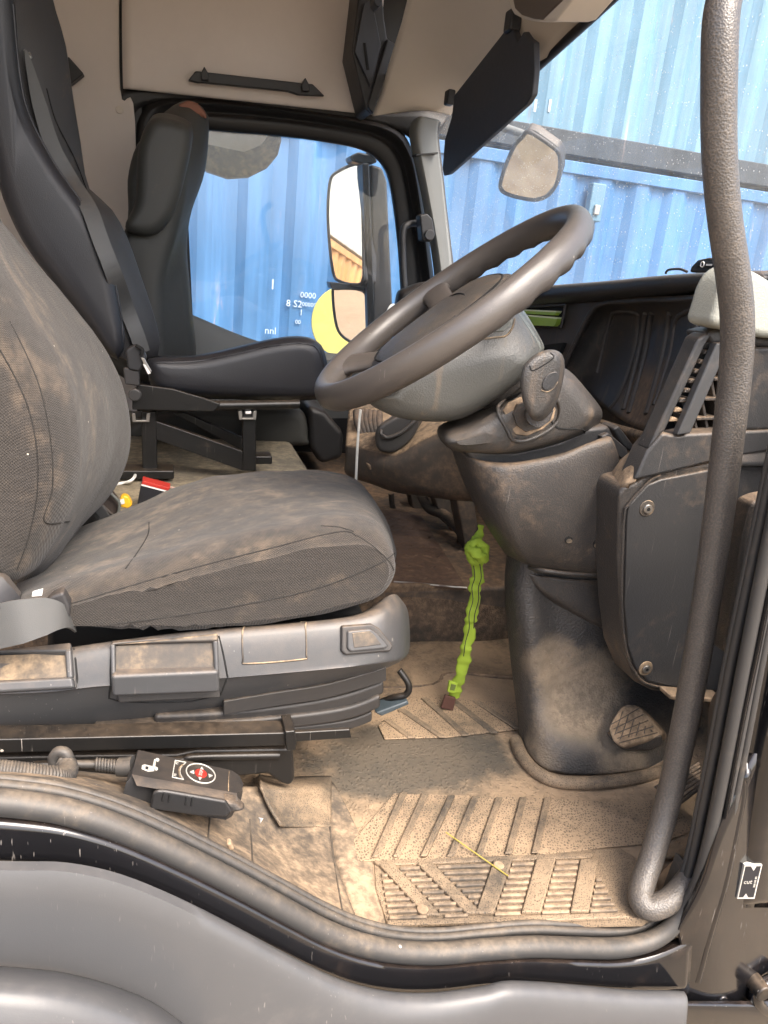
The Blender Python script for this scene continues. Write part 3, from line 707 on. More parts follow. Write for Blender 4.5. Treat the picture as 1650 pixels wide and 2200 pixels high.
extr('glass', [AP(u, v, _kc, _kn) for u, v in [(450, 262), (560, 270), (574, 294), (560, 312), (520, 328), (480, 330), (452, 318), (438, 290)]], -_kn*0.004, M['mirror_dirty'], km, 0)
tube('arm', [A(520, 300, Y=2.22), A(540, 240, Y=2.2), A(560, 200, Y=2.05)], 0.02, M['steel_black'], km)
adopt(km)
fm = thing('front_mirror', 'tilted front view mirror with grey rim outside the windscreen', 'mirror', A(1140, 350, X=1.5))
XF = 1.50
_fp = [(1122, 290), (1132, 278), (1150, 284), (1198, 318), (1207, 335), (1206, 370), (1196, 402), (1176, 424), (1150, 432), (1110, 426), (1080, 415), (1072, 402), (1076, 380), (1086, 350), (1104, 310)]
_fn = Vector((-0.52, -0.40, -0.76)).normalized(); _fc = A(1140, 355, X=XF)
_P = [AP(u, v, _fc, _fn) for u, v in _fp]
extr('housing', _P, -_fn*0.05, M['plastic_clean'], fm, 0.012)
extr('glass', [p+_fn*0.002 for p in shrink(_P, 0.90)], -_fn*0.004, M['mirror_dirty'], fm, 0)
tube('rim', [p+_fn*0.002 for p in shrink(_P, 0.95)], 0.009, M['pocket'], fm, closed=True, n=8, smooth_n=4)
tube('arm', [A(1160, 300, X=XF+0.05), A(1100, 280, X=XF), A(1040, 262, X=XF-0.1), A(960, 255, X=1.25)], [0.02, 0.026, 0.03, 0.03], M['pillar_trim'], fm, flat=0.7)
adopt(fm)

# ------------------------------------------------------------------ far seats
fs = thing('far_passenger_seat', 'dark green-grey outer passenger seat with headrest beside the far window', 'seat', A(330, 1000, Y=1.6))
loftY('backrest', [(1.45, [(268, 490), (272, 380), (300, 300), (360, 300), (400, 380), (380, 500), (350, 620), (345, 800), (240, 800), (200, 620)]),
    (1.62, [(290, 470), (300, 330), (345, 250), (400, 215), (440, 235), (449, 270), (440, 370), (410, 460), (402, 540), (410, 640), (414, 800), (300, 800), (250, 640)]),
    (1.80, [(290, 470), (300, 330), (345, 260), (395, 230), (430, 245), (440, 280), (430, 370), (402, 460), (396, 540), (402, 640), (408, 800), (300, 800), (250, 640)])], M['far_seat'], fs, rnd=0.03)
hr = loftY('headrest', [(1.40, [(268, 488), (290, 430), (296, 320), (318, 262), (345, 250), (392, 262), (410, 282), (405, 340), (380, 440), (350, 492), (310, 508)]),
    (1.56, [(272, 488), (292, 430), (298, 320), (322, 258), (350, 244), (396, 256), (414, 276), (409, 336), (384, 436), (354, 488), (314, 504)])], M['far_seat'], fs, rnd=0.03)
loftY('seat_cushion', [(1.45, [(300, 900), (560, 876), (640, 880), (662, 905), (664, 945), (640, 962), (300, 965)]), (1.84, [(300, 880), (560, 862), (630, 866), (650, 890), (652, 925), (630, 942), (300, 945)])], M['far_seat'], fs, rnd=0.03)
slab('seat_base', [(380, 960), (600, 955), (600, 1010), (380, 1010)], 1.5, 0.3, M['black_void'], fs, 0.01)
_t = bvh(hr)
slab('headrest_lit_top', [(372, 244), (385, 222), (405, 213), (425, 221), (441, 238), (446, 256), (430, 250), (404, 260)], 1.575, 0.10, M['amber'], fs, 0.012)  # orange light on the seat top, put in as a coloured slab
adopt(fs)

ms = thing('middle_passenger_seat', 'black leather middle seat on a welded steel frame', 'seat', A(440, 1015, Y=1.05))
b_out = [(-40, -160), (70, -160), (112, 0), (138, 90), (152, 190), (170, 300), (188, 400), (232, 440), (268, 500), (304, 600), (336, 700), (342, 760), (300, 775), (262, 765), (150, 640), (60, 500), (-20, 300), (-60, 60)]
b_near = [(-70, -160), (10, -160), (30, 0), (40, 130), (60, 240), (116, 350), (196, 466), (235, 560), (258, 660), (268, 740), (255, 770), (236, 765), (140, 640), (40, 500), (-20, 330), (-70, 60)]
bk = loftY('backrest_side', [(0.98, b_near), (1.08, b_near)], M['leather'], ms, rnd=0.03)
bf = loftY('backrest', [(1.055, [(u+4, v) for u, v in b_near]), (1.14, b_out), (1.42, b_out)], M['leather_top'], ms, rnd=0.035)
cu_ = [(318, 800), (322, 772), (420, 768), (500, 752), (580, 733), (640, 726), (680, 735), (697, 765), (701, 810), (692, 845), (660, 858), (500, 856), (400, 852), (335, 838)]
cm = loftY('seat_cushion', [(0.98, cu_), (1.2, [(u, v-3) for u, v in cu_]), (1.42, cu_)], M['leather'], ms, rnd=0.03)
tr = bvh(cm)
seam('piping', tr, [(335, 779), (420, 776), (500, 762), (580, 744), (640, 737), (675, 744), (690, 770), (694, 800)], 0.0022, M['leather'], cm)
tr = bvh(bk, bf)
seam('piping', tr, [(28, 10), (40, 140), (60, 240), (116, 350), (194, 464), (234, 560), (257, 660), (265, 735)], 0.0025, M['leather'], bk)
seam('cover_seam', tr, [(100, 190), (120, 260), (160, 340), (190, 420), (215, 500)], 0.0015, M['black_void'], bf)
seam('zip', tr, [(50, 108), (66, 124), (62, 112)], 0.0025, M['metal'], ms)
slab('bracket_plate', [(284, 880), (284, 840), (300, 826), (372, 836), (440, 856), (474, 868), (460, 884)], 0.965, 0.012, M['steel_black'], ms, 0.002)
tube('side_tube', L([(300, 872), (470, 871), (643, 868)], Y=0.985), 0.011, M['steel_black'], ms, n=14)
_p = A(290, 847, Y=0.962); extr('pivot_cap', [_p+Vector((0.014*math.cos(a*math.pi/10), 0, 0.014*math.sin(a*math.pi/10))) for a in range(20)], (0, -0.012, 0), M['plastic_clean'], ms, 0.004)
for y0 in (1.00, 1.36):
    slab('post', [(303, 884), (336, 884), (338, 1014), (306, 1014)], y0, 0.03, M['steel_black'], ms, 0.003)
    slab('post', [(521, 880), (550, 880), (550, 1012), (522, 1012)], y0, 0.03, M['steel_black'], ms, 0.003)
    slab('brace', [(334, 904), (523, 970), (523, 1012), (334, 944)], y0+0.004, 0.02, M['steel_black'], ms, 0.002)
    slab('foot', [(256, 1011), (374, 1011), (374, 1030), (256, 1032)], y0-0.02, 0.06, M['steel_black'], ms, 0.004)
    slab('foot', [(546, 980), (585, 980), (585, 998), (546, 998)], y0+0.05, 0.05, M['steel_black'], ms, 0.004)
slab('brace', [(372, 888), (400, 888), (523, 942), (523, 970)], 1.20, 0.02, M['steel_black'], ms, 0.002)
for (u, v) in ((532, 892), (303, 897)):
    slab('slide_clip', [(u-20, v-9), (u-12, v-9), (u-11, v+6), (u+11, v+6), (u+12, v-9), (u+20, v-9), (u+18, v+10), (u-18, v+10)], 0.985, 0.02, M['metal'], ms, 0.001)
slab('clip_bolt', [(527, 884), (540, 884), (540, 890), (527, 890)], 0.98, 0.02, M['white'], ms, 0.002)
adopt(ms)
# belt of the middle seat
mb = thing('middle_seat_belt', 'grey lap and shoulder belt lying down the middle seat backrest', 'seat belt', A(290, 800, Y=0.97))
tr = bvh(bk, bf)
bp = [(54, 112), (66, 160), (84, 230), (112, 320), (150, 390), (186, 450), (214, 520), (240, 590), (268, 660), (292, 720), (303, 755)]
def strap(name, pts, w, wdir, th, mat, parent, dens=6):
    """flat webbing: pts centre line, wdir list of across directions"""
    C = crom(pts, dens); N = len(C); V = []; Fs = []
    for i, c in enumerate(C):
        tg = (C[min(i+1, N-1)]-C[max(i-1, 0)]).normalized()
        s = i/max(dens, 1); a = min(int(s), len(wdir)-1); b = min(a+1, len(wdir)-1)
        d = Vector(wdir[a]).lerp(Vector(wdir[b]), s-int(s)); d = (d-tg*d.dot(tg)).normalized(); nn = tg.cross(d)
        ww = w[a]+(w[b]-w[a])*(s-int(s)) if isinstance(w, (list, tuple)) else w
        V += [c-d*ww/2-nn*th/2, c+d*ww/2-nn*th/2, c+d*ww/2+nn*th/2, c-d*ww/2+nn*th/2]
    for i in range(N-1):
        for k in range(4): Fs.append([i*4+k, i*4+(k+1) % 4, i*4+4+(k+1) % 4, i*4+4+k])
    Fs += [[3, 2, 1, 0], [4*N-4+k for k in range(4)]]
    return mesh(name, V, Fs, mat, parent, sharp=40)
P = [on(tr, u, v, 0.006, 1.03) for u, v in bp]; P = [Vector((p.x, min(p.y, 1.09)-0.012, p.z)) for p in P]
strap('webbing', P, [0.006, 0.018, 0.030, 0.034, 0.036, 0.036, 0.036, 0.036, 0.036, 0.036, 0.036], [(1, 0.6, 0.25)]*len(P), 0.0022, M['belt'], mb)
slab('buckle', [(268, 752), (290, 740), (306, 748), (316, 770), (300, 800), (275, 795)], 0.945, 0.03, M['pocket'], mb, 0.006)
slab('buckle_stalk', [(264, 790), (300, 792), (300, 830), (268, 826)], 0.95, 0.02, M['leather_top'], mb, 0.004)
tube('release_lever', LY([(292, 742, 0.94), (306, 752, 0.935), (303, 764, 0.935)]), 0.004, M['black_void'], mb, n=8)
slab('tongue', [(302, 768), (310, 770), (326, 798), (318, 800)], 0.935, 0.006, M['metal'], mb, 0.001)
slab('belt_label', [(307, 782), (313, 784), (324, 802), (318, 804)], 0.93, 0.003, M['white'], mb, 0)
adopt(mb)

# ------------------------------------------------------------------ engine cover (tunnel) between the seats
tn = cab
ZT = 0.255
def poly(name, P, vec, mat, parent=None, bevel=0.01): return extr(name, P, vec, mat, parent, bevel)
_x1 = A(690, 990, Y=1.0).x
poly('engine_cover', [Vector((-0.7, 0.70, 0.0)), Vector((_x1+0.03, 0.70, 0.0)), Vector((_x1, 0.70, ZT)), Vector((-0.7, 0.70, ZT))], (0, 1.14, 0), M['tunnel_top'], cab, 0.02)
ZP = 0.135
tl = [A(846, 1252, Z=ZP), A(1003, 1262, Z=ZP), A(1035, 1262, Z=ZP)]
wall_y = A(930, 1258, Z=ZP).y
patch('engine_cover_side', [
    [Vector((-0.3, wall_y, ZP)), A(846, 1254, Y=wall_y), A(1003, 1268, Y=wall_y), A(1090, 1285, Y=wall_y), A(1200, 1290, Y=wall_y)],
    [Vector((-0.3, wall_y-0.008, ZP*0.6)), A(850, 1340, Y=wall_y-0.006), A(1003, 1350, Y=wall_y-0.006), A(1090, 1350, Y=wall_y-0.006), A(1200, 1350, Y=wall_y)],
    [Vector((-0.3, wall_y-0.012, 0.01)), A(840, 1445, Y=wall_y-0.012), A(960, 1425, Y=wall_y-0.012), A(1070, 1430, Y=wall_y-0.012), A(1200, 1440, Y=wall_y)],
    [Vector((-0.3, wall_y-0.05, 0.002)), A(840, 1475, Z=0.003), A(960, 1445, Z=0.003), A(1070, 1450, Z=0.003), A(1200, 1460, Z=0.003)]], M['tunnel_rug'], cab, solid=0.008)
box('engine_cover_top', (-0.3, wall_y-0.002, 0.0), (0.99, 1.86, ZP-0.006), M['plastic_brown'], cab, 0.01)
pl = thing('tread_plate', 'worn brown tread plate lying on the engine cover beside the lime strap', 'metal plate', A(920, 1200, Z=ZP))
_P = [A(820, 1250, Z=ZP), A(1003, 1263, Z=ZP), A(960, 1195, Z=ZP), A(905, 1108, Z=ZP), A(850, 1095, Z=ZP), A(780, 1095, Z=ZP)]
extr('sheet', _P, (0, 0, -0.006), M['plate'], pl, 0.001)
_e0, _e1 = A(846, 1250, Z=ZP+0.001), A(1003, 1263, Z=ZP+0.001)
tube('worn_edge', [_e0, _e0.lerp(_e1, 0.3)+Vector((0, 0, 0.001)), _e0.lerp(_e1, 0.7), _e1], 0.0022, M['metal'], pl, n=6)
for i in range(7):
    for j in range(6):
        a = _P[0].lerp(_P[1], (j+0.5)/6.2); b = _P[5].lerp(_P[3], (j+0.5)/6.2); c = a.lerp(b, (i+0.6)/7.4)
        sgn = 1 if (i+j) % 2 else -1
        d = Vector((0.014, 0.010*sgn, 0)); e = Vector((0.0025, -0.0035*sgn, 0))
        mesh('tread_bar', [c-d+Vector((0, 0, -0.001)), c-e+Vector((0, 0, -0.001)), c+d+Vector((0, 0, -0.001)), c+e+Vector((0, 0, -0.001)), c+Vector((0, 0, 0.0022))], [[0, 1, 4], [1, 2, 4], [2, 3, 4], [3, 0, 4]], M['plate'], pl)
adopt(pl)
# dark clutter under the dash
for (pts, y, d) in (([(880, 1060), (915, 1062), (930, 1110), (890, 1105)], 1.2, 0.05), ([(930, 1064), (975, 1068), (985, 1150), (950, 1120)], 1.0, 0.05), ([(980, 1070), (1020, 1075), (1040, 1220), (1000, 1180)], 0.85, 0.06)):
    slab('heater_bracket', pts, y, d, M['plastic_brown'], cab, 0.006)
tube('heater_hose', LY([(900, 1050, 1.1), (920, 1090, 1.05), (960, 1110, 0.98), (1000, 1160, 0.9), (1010, 1230, 0.85)]), 0.014, M['plastic'], cab)
tube('wiring', LY([(840, 1060, 1.2), (850, 1100, 1.2), (900, 1110, 1.15), (930, 1150, 1.1)]), 0.008, M['plastic'], cab)

# ------------------------------------------------------------------ floor, sill, body
fl = thing('floor_mat', 'sand-dusted black rubber floor mat with slanted raised bars in the footwell', 'floor mat', (0.45, 0.2, 0))
_r = lambda u, v, z=0.0: A(u, v, Z=z)
patch('mat_sheet', [
    [Vector((0.10, 0.60, 0.002)), Vector((0.5, wall_y+0.02, 0.002)), Vector((0.75, wall_y+0.02, 0.002)), Vector((1.01, 0.62, 0.06))],
    [Vector((0.10, 0.40, 0.0)), Vector((0.5, 0.40, 0.0)), Vector((0.75, 0.40, 0.0)), Vector((1.01, 0.40, 0.06))],
    [Vector((0.10, 0.25, 0.0)), Vector((0.5, 0.25, 0.0)), Vector((0.75, 0.25, 0.0)), Vector((1.01, 0.25, 0.05))],
    [Vector((0.10, 0.12, 0.0)), Vector((0.5, 0.12, 0.0)), Vector((0.75, 0.12, 0.0)), Vector((1.01, 0.12, 0.04))],
    [Vector((0.18, -0.02, 0.0)), Vector((0.5, -0.02, 0.0)), Vector((0.75, -0.03, 0.0)), Vector((0.95, -0.03, 0.02))]], M['mat_plain'], fl, solid=0.006)
# pitted pads between slanted bars (photo pixels, on the floor)
def floorpoly(name, pix, z0, z1, mat, parent, bev=0.002, rnd=0):
    P = [A(u, v, Z=z0) for u, v in pix]
    if rnd: P = crom(P, rnd, True)
    return extr(name, P, (0, 0, z1-z0), mat, parent, bev, seg=2)
floorpoly('pitted_pad', [(732, 1838), (846, 1706), (1180, 1716), (1300, 1724), (1404, 1722), (1480, 1745), (1488, 1788), (1420, 1812), (1300, 1822), (1180, 1836), (1000, 1844), (840, 1850), (745, 1852)], 0.001, 0.0028, M['mat_pit'], fl)
bars = [((867, 1705), (806, 1844)), ((913, 1708), (851, 1844)), ((970, 1712), (909, 1844)), ((1021, 1714), (967, 1843)), ((1072, 1716), (1028, 1840)), ((1124, 1716), (1091, 1838)), ((1176, 1716), (1148, 1837))]
for (a, b) in bars:
    floorpoly('slanted_bar', [(a[0]-8, a[1]), (a[0]+8, a[1]), (b[0]+8, b[1]), (b[0]-8, b[1])], 0.003, 0.0075, M['mat_bar'], fl, 0.0025)
floorpoly('pitted_pad', [(812, 1560), (905, 1498), (1118, 1512), (1120, 1568), (960, 1586), (826, 1590)], 0.001, 0.004, M['mat_pit'], fl)
for (a, b) in (((911, 1502), (1001, 1583)), ((970, 1505), (1063, 1577)), ((1022, 1508), (1112, 1568)), ((862, 1526), (950, 1587)), ((830, 1549), (884, 1588))):
    floorpoly('slanted_bar', [(a[0]-8, a[1]), (a[0]+8, a[1]), (b[0]+8, b[1]), (b[0]-8, b[1])], 0.003, 0.0075, M['mat_bar'], fl, 0.0025)
adopt(fl)

st = thing('sill_tread', 'dust-filled ribbed step tread with chevron bars at the door sill', 'step tread', A(1080, 1930, Z=0.0))
def tl_(s, t):
    """pixel on the tread: s along 0..1, t from inner edge to outer edge"""
    a = Vector((812, 1866)).lerp(Vector((1272, 1848)), s); b = Vector((832, 1984)).lerp(Vector((1334, 1966)), s)
    p = a.lerp(b, t); return (p.x, p.y)
floorpoly('tread_base', [(800, 1850), (1100, 1846), (1330, 1838), (1395, 1880), (1420, 1960), (1380, 1992), (1100, 1998), (830, 2004), (805, 1930)], -0.012, 0.002, M['mat_bar'], st)
floorpoly('tread_frame', [tl_(-0.02, -0.09), tl_(1.02, -0.09), tl_(1.0, 0.0), tl_(0, 0.0)], 0.0, 0.006, M['mat_bar'], st)
floorpoly('tread_frame', [tl_(0, 1.0), tl_(1.0, 1.0), tl_(1.03, 1.10), tl_(-0.01, 1.10)], 0.0, 0.006, M['mat_bar'], st)
chev = [((830, 1862), (930, 1972), 17), ((910, 1858), (1018, 1968), 17), ((1080, 1852), (1040, 1968), 20), ((1172, 1850), (1140, 1966), 21), ((1266, 1850), (1244, 1964), 20)]
for (a, b, w) in chev:
    floorpoly('chevron_bar', [(a[0]-w, a[1]), (a[0]+w, a[1]), (b[0]+w, b[1]), (b[0]-w, b[1])], 0.002, 0.0075, M['mat_bar'], st, 0.002)
def barx(k, v):
    a, b, w = chev[k]; return a[0]+(b[0]-a[0])*(v-a[1])/(b[1]-a[1]), w
NR = 9
for j in range(NR):
    t = (j+0.5)/NR
    e0, e1 = tl_(0.0, t), tl_(1.0, t)
    lim = [e0[0]+4]
    for k in range(5):
        v = e0[1]+(e1[1]-e0[1])*((chev[k][0][0]-e0[0])/(e1[0]-e0[0])); x, w = barx(k, v); lim += [x-w-2, x+w+2]
    lim.append(e1[0]-4)
    for k in range(6):
        xa, xb = lim[2*k], lim[2*k+1]
        if xb-xa < 8: continue
        va = e0[1]+(e1[1]-e0[1])*(xa-e0[0])/(e1[0]-e0[0]); vb = e0[1]+(e1[1]-e0[1])*(xb-e0[0])/(e1[0]-e0[0])
        floorpoly('tread_rib', [(xa, va-3.2), (xb, vb-3.2), (xb, vb+3.2), (xa, va+3.2)], 0.0015, 0.0065, M['sill'], st, 0.0012)
for (u, v) in ((908, 1952), (1072, 1858)):
    p = A(u, v, Z=0.0085); extr('screw', [p+Vector((0.0075*math.cos(a*math.pi/7), 0.0075*math.sin(a*math.pi/7), 0)) for a in range(14)], (0, 0, -0.004), M['plastic_dirty'], st, 0.001)
adopt(st)

# sill ledge on the wheel-arch side, carrying the remote
ledge = patch('sill_ledge', [
    LY([(-60, 1648, 0.09), (120, 1652, 0.09), (300, 1668, 0.09), (470, 1686, 0.10), (560, 1690, 0.11), (640, 1690, 0.13)]) + [A(700, 1690, Z=0.004)],
    LY([(-60, 1652, 0.0), (120, 1662, 0.0), (300, 1706, 0.0), (440, 1760, 0.01), (540, 1790, 0.02), (620, 1780, 0.07)]) + [A(712, 1770, Z=0.006)],
    LY([(-60, 1660, -0.07), (120, 1676, -0.07), (300, 1735, -0.07), (430, 1800, -0.065), (545, 1852, -0.06), (630, 1878, -0.035)]) + [A(722, 1852, Z=0.012)],
    LY([(-60, 1676, -0.105), (120, 1697, -0.105), (300, 1757, -0.105), (430, 1820, -0.105), (548, 1880, -0.105), (660, 1938, -0.105), (775, 1995, -0.105)])], M['sill'], cab, solid=0.008)
sill_strip = patch('sill_strip', [
    [A(685, 1690, Z=0.000), A(690, 1800, Z=-0.004), A(712, 1905, Z=-0.006), A(745, 1990, Z=-0.006)],
    [A(704, 1690, Z=0.006), A(718, 1800, Z=0.008), A(742, 1905, Z=0.008), A(775, 1990, Z=0.004)],
    [A(722, 1690, Z=0.004), A(740, 1800, Z=0.005), A(765, 1900, Z=0.005), A(800, 1985, Z=0.003)],
    [A(800, 1850, Z=0.0), A(806, 1900, Z=0.0), A(820, 1950, Z=0.0), A(835, 2000, Z=-0.002)]], M['sill'], cab, solid=0.006)
_t = bvh(ledge)
for pix in ([(452, 1748), (448, 1790), (446, 1818)], [(537, 1760), (541, 1820), (543, 1868)], [(690, 1690), (706, 1760), (718, 1850), (735, 1955)]):
    seam('panel_joint', _t, pix, 0.0012, M['rubber'], cab)
decal('sill_plate', _t, [(-30, 1672), (120, 1682), (300, 1738), (448, 1812), (444, 1824), (300, 1752), (120, 1695), (-30, 1680)], M['rubber'], cab, 0.002, 0.003)
slab('clip', [(486, 1815), (496, 1812), (504, 1826), (492, 1830)], -0.07, 0.01, M['plastic_dirty'], cab, 0.002)
# sand lip of torn carpet behind the remote
_ct = bvh(ledge, sill_strip, fl.children[0])
_rows = []
for j, (v0, v1) in enumerate(((1676, 1668), (1696, 1690), (1722, 1716), (1752, 1748), (1782, 1776))):
    row = []
    for i, f in enumerate((0.0, 0.12, 0.35, 0.65, 1.0)):
        u0 = (556, 552, 560, 574, 592)[j]; u = u0+(712-u0)*f
        row.append(on(_ct, u, v0+(v1-v0)*f, (0.012, 0.007, 0.004, 0.003, 0.001)[i], 0.02))
    _rows.append(row)
patch('carpet_edge', _rows, M['mat_bar'], cab, solid=0.004)

# door seal
seal_px = [(-60, 1718), (60, 1730), (150, 1746), (260, 1782), (380, 1836), (500, 1896), (600, 1950), (690, 1998), (770, 2028), (850, 2044), (940, 2048), (1040, 2040), (1140, 2034), (1240, 2036), (1330, 2036), (1405, 2018), (1458, 1976), (1494, 1915), (1516, 1840), (1538, 1740), (1566, 1600), (1600, 1420), (1638, 1230), (1678, 1040), (1718, 850), (1758, 600)]
seal = tube('door_seal', L(seal_px, Y=-0.140), [0.0122]*15+[0.0115, 0.0105, 0.0092, 0.0082]+[0.0075]*7, M['rubber'], cab, n=14)
seal2_px = [(-60, 1682), (60, 1693), (150, 1708), (260, 1742), (380, 1794), (500, 1854), (600, 1908), (690, 1957), (770, 1992), (850, 2011), (940, 2015), (1040, 2006), (1140, 1998), (1240, 2001), (1330, 2002), (1390, 1988), (1437, 1950), (1470, 1900), (1490, 1835), (1511, 1735), (1538, 1600), (1572, 1420), (1612, 1230), (1652, 1040), (1692, 850)]
tube('seal_lip', L(seal2_px, Y=-0.116), 0.0055, M['rubber'], cab, n=10)
tube('seal_lip', L([(u-8, v-14) if u > 1420 else (u, v-14) for u, v in seal2_px], Y=-0.108), 0.0045, M['rubber'], cab, n=10)
for _du, _rr in ((20, 0.0055), (36, 0.0045)):
    tube('seal_rib', L([(u+_du, v+4) for u, v in seal_px[17:]], Y=-0.142), _rr, M['rubber'], cab, n=8)
tube('seal_channel', L([((a[0]+b[0])/2, (a[1]+b[1])/2) for a, b in zip(seal_px, seal2_px)], Y=-0.112), 0.012, M['door_frame'], cab, n=8)
# black door aperture frame below the seal
low_px = [(u, v+14) for u, v in [(-60, 1842), (60, 1844), (150, 1848), (260, 1872), (380, 1920), (500, 1978), (600, 2030), (690, 2074), (770, 2104), (850, 2118), (940, 2118), (1040, 2106), (1140, 2100), (1240, 2108), (1330, 2116), (1420, 2120), (1480, 2120)]]
s_up = [(u, v+14) for u, v in seal_px[:16]] + [(1490, 1990)]
patch('aperture_frame', [L(s_up, Y=-0.128), L([((a[0]*0.8+b[0]*0.2), (a[1]*0.8+b[1]*0.2)) for a, b in zip(s_up, low_px)], Y=-0.150), L([((a[0]+b[0])/2, (a[1]+b[1])/2) for a, b in zip(s_up, low_px)], Y=-0.156), L(low_px, Y=-0.160)], M['paint'], cab, n=4, m=3, solid=0.01)
# lower end of the frame joins the hinge pillar
patch('hinge_pillar', [
    L([(1455, 2000), (1470, 2080), (1480, 2250)], Y=-0.150),
    L([(1512, 1900), (1520, 2040), (1540, 2250)], Y=-0.155),
    L([(1560, 1760), (1580, 1980), (1600, 2250)], Y=-0.150),
    L([(1640, 1600), (1680, 1900), (1700, 2250)], Y=-0.13),
    L([(1760, 1500), (1800, 1900), (1800, 2250)], Y=-0.10)], M['paint'], cab, solid=0.01)
pil = patch('hinge_pillar_front', [
    L([(1500, 1950), (1528, 1760), (1560, 1560), (1600, 1360), (1660, 1080), (1720, 800)], Y=-0.118),
    L([(1530, 1950), (1560, 1760), (1592, 1580), (1634, 1380), (1690, 1100), (1750, 820)], Y=-0.150),
    L([(1545, 1950), (1576, 1770), (1606, 1600), (1648, 1400), (1705, 1120), (1765, 830)], Y=-0.125),
    L([(1620, 1950), (1650, 1780), (1680, 1620), (1720, 1400), (1780, 1130), (1840, 840)], Y=-0.150),
    L([(1760, 1950), (1760, 1780), (1760, 1620), (1800, 1400), (1860, 1130), (1900, 840)], Y=-0.120)], M['paint'], cab, solid=0.01)
# pressed swage line on the pillar
tpl = bvh(pil, [c for c in cab.children if c.name.startswith('hinge_pillar') and c is not pil][0])
seam('pillar_swage', tpl, [(1598, 1640), (1600, 1700), (1588, 1770), (1560, 1900), (1528, 2010), (1500, 2110)], 0.006, M['paint'], cab, -0.004, 8, 10)
# "cut" marking label
def planar(pix, off):
    P = [on(tpl, u, v, 0.0, -0.15) for u, v in ((1600, 1859), (1638, 1858), (1621, 1931), (1584, 1931))]
    c = sum(P, Vector())/4; nn = (P[2]-P[0]).cross(P[3]-P[1]).normalized()
    if nn.dot(CAM-c) < 0: nn = -nn
    return [AP(u, v, c+nn*off, nn) for u, v in pix], nn
_lp, _ln = planar([(1600, 1859), (1638, 1858), (1621, 1931), (1584, 1931)], 0.004); lab = extr('cut_label', _lp, -_ln*0.006, M['print_white'], cab, 0)
def lpart(nm, pix, off=0.0043): extr(nm, planar(pix, off)[0], -_ln*0.001, M['black_card'] if nm == 'label_field' else M['print_white'], lab, 0)
lpart('label_field', [(1602, 1862), (1635, 1861), (1619, 1928), (1587, 1928)])
lpart('label_arrow', [(1614, 1862), (1625, 1862), (1619, 1871)], 0.0047); lpart('label_arrow', [(1597, 1928), (1607, 1928), (1603, 1920)], 0.0047)
_q3 = planar([(1607, 1895), (1617, 1894.7), (1611, 1880), (1622, 1895), (1616, 1921)], 0.0047)[0]
text('label_print', 'cut', 0.0095, _q3[0], _q3[1]-_q3[0], _q3[2]-_q3[0], M['print_white'], lab, 0.0001)
text('label_print', '88 88 888', 0.0042, _q3[3], _q3[4]-_q3[3], _q3[1]-_q3[0], M['print_white'], lab, 0.0001)
# hinge hardware, bottom right
tube('hinge_arm', LY([(1680, 2100, -0.15), (1640, 2118, -0.155), (1624, 2140, -0.157), (1636, 2164, -0.157), (1680, 2180, -0.155)]), 0.010, M['paint'], cab)
p = A(1644, 2138, Y=-0.168); extr('hinge_pin', [p+Vector((0.012*math.cos(a*math.pi/10), 0, 0.012*math.sin(a*math.pi/10))) for a in range(20)], (0, 0.03, 0), M['steel_black'], cab, 0.003)
p = on(tpl, 1552, 2150, 0.002, -0.15); extr('frame_bolt', [p+Vector((0.008*math.cos(a*math.pi/10), 0, 0.008*math.sin(a*math.pi/10))) for a in range(20)], (0, 0.02, 0), M['paint'], cab, 0.002)
patch('lower_bracket', [L([(1470, 2150), (1560, 2150), (1680, 2150)], Y=-0.158), L([(1465, 2168), (1560, 2172), (1680, 2180)], Y=-0.166), L([(1450, 2230), (1560, 2230), (1680, 2230)], Y=-0.16)], M['paint'], cab, solid=0.006)

# grey fairing under the door
top_px = [(u, v+12) for u, v in [(-80, 1862), (40, 1864), (140, 1866), (250, 1888), (370, 1934), (490, 1993), (590, 2046), (690, 2096), (770, 2124), (850, 2138), (940, 2138), (1040, 2124), (1100, 2112), (1240, 2121), (1340, 2130), (1440, 2132), (1470, 2134)]]
fr = patch('lower_fairing', [
    L([(u, v+3) for u, v in top_px], Y=-0.170), L([(u, v) for u, v in top_px], Y=-0.188), L([(u-3, v+14) for u, v in top_px], Y=-0.196),
    L([(u-6, 0.55*(v+30)+0.45*2230) for u, v in top_px], Y=-0.204), L([(u-12, 2300) for u, v in top_px], Y=-0.214)], M['fairing'], cab, n=4, m=4, solid=0.008)
_arch = [(-80, 2070), (60, 2080), (150, 2092), (250, 2120), (340, 2160), (430, 2230), (470, 2280)]
patch('wheel_arch_lip', [L(_arch, Y=-0.214), L([(u-8, v+14) for u, v in _arch], Y=-0.245), L([(u-25, v+60) for u, v in _arch], Y=-0.27), L([(u-60, v+180) for u, v in _arch], Y=-0.29)], M['fairing'], cab, n=5, m=4, solid=0.008)

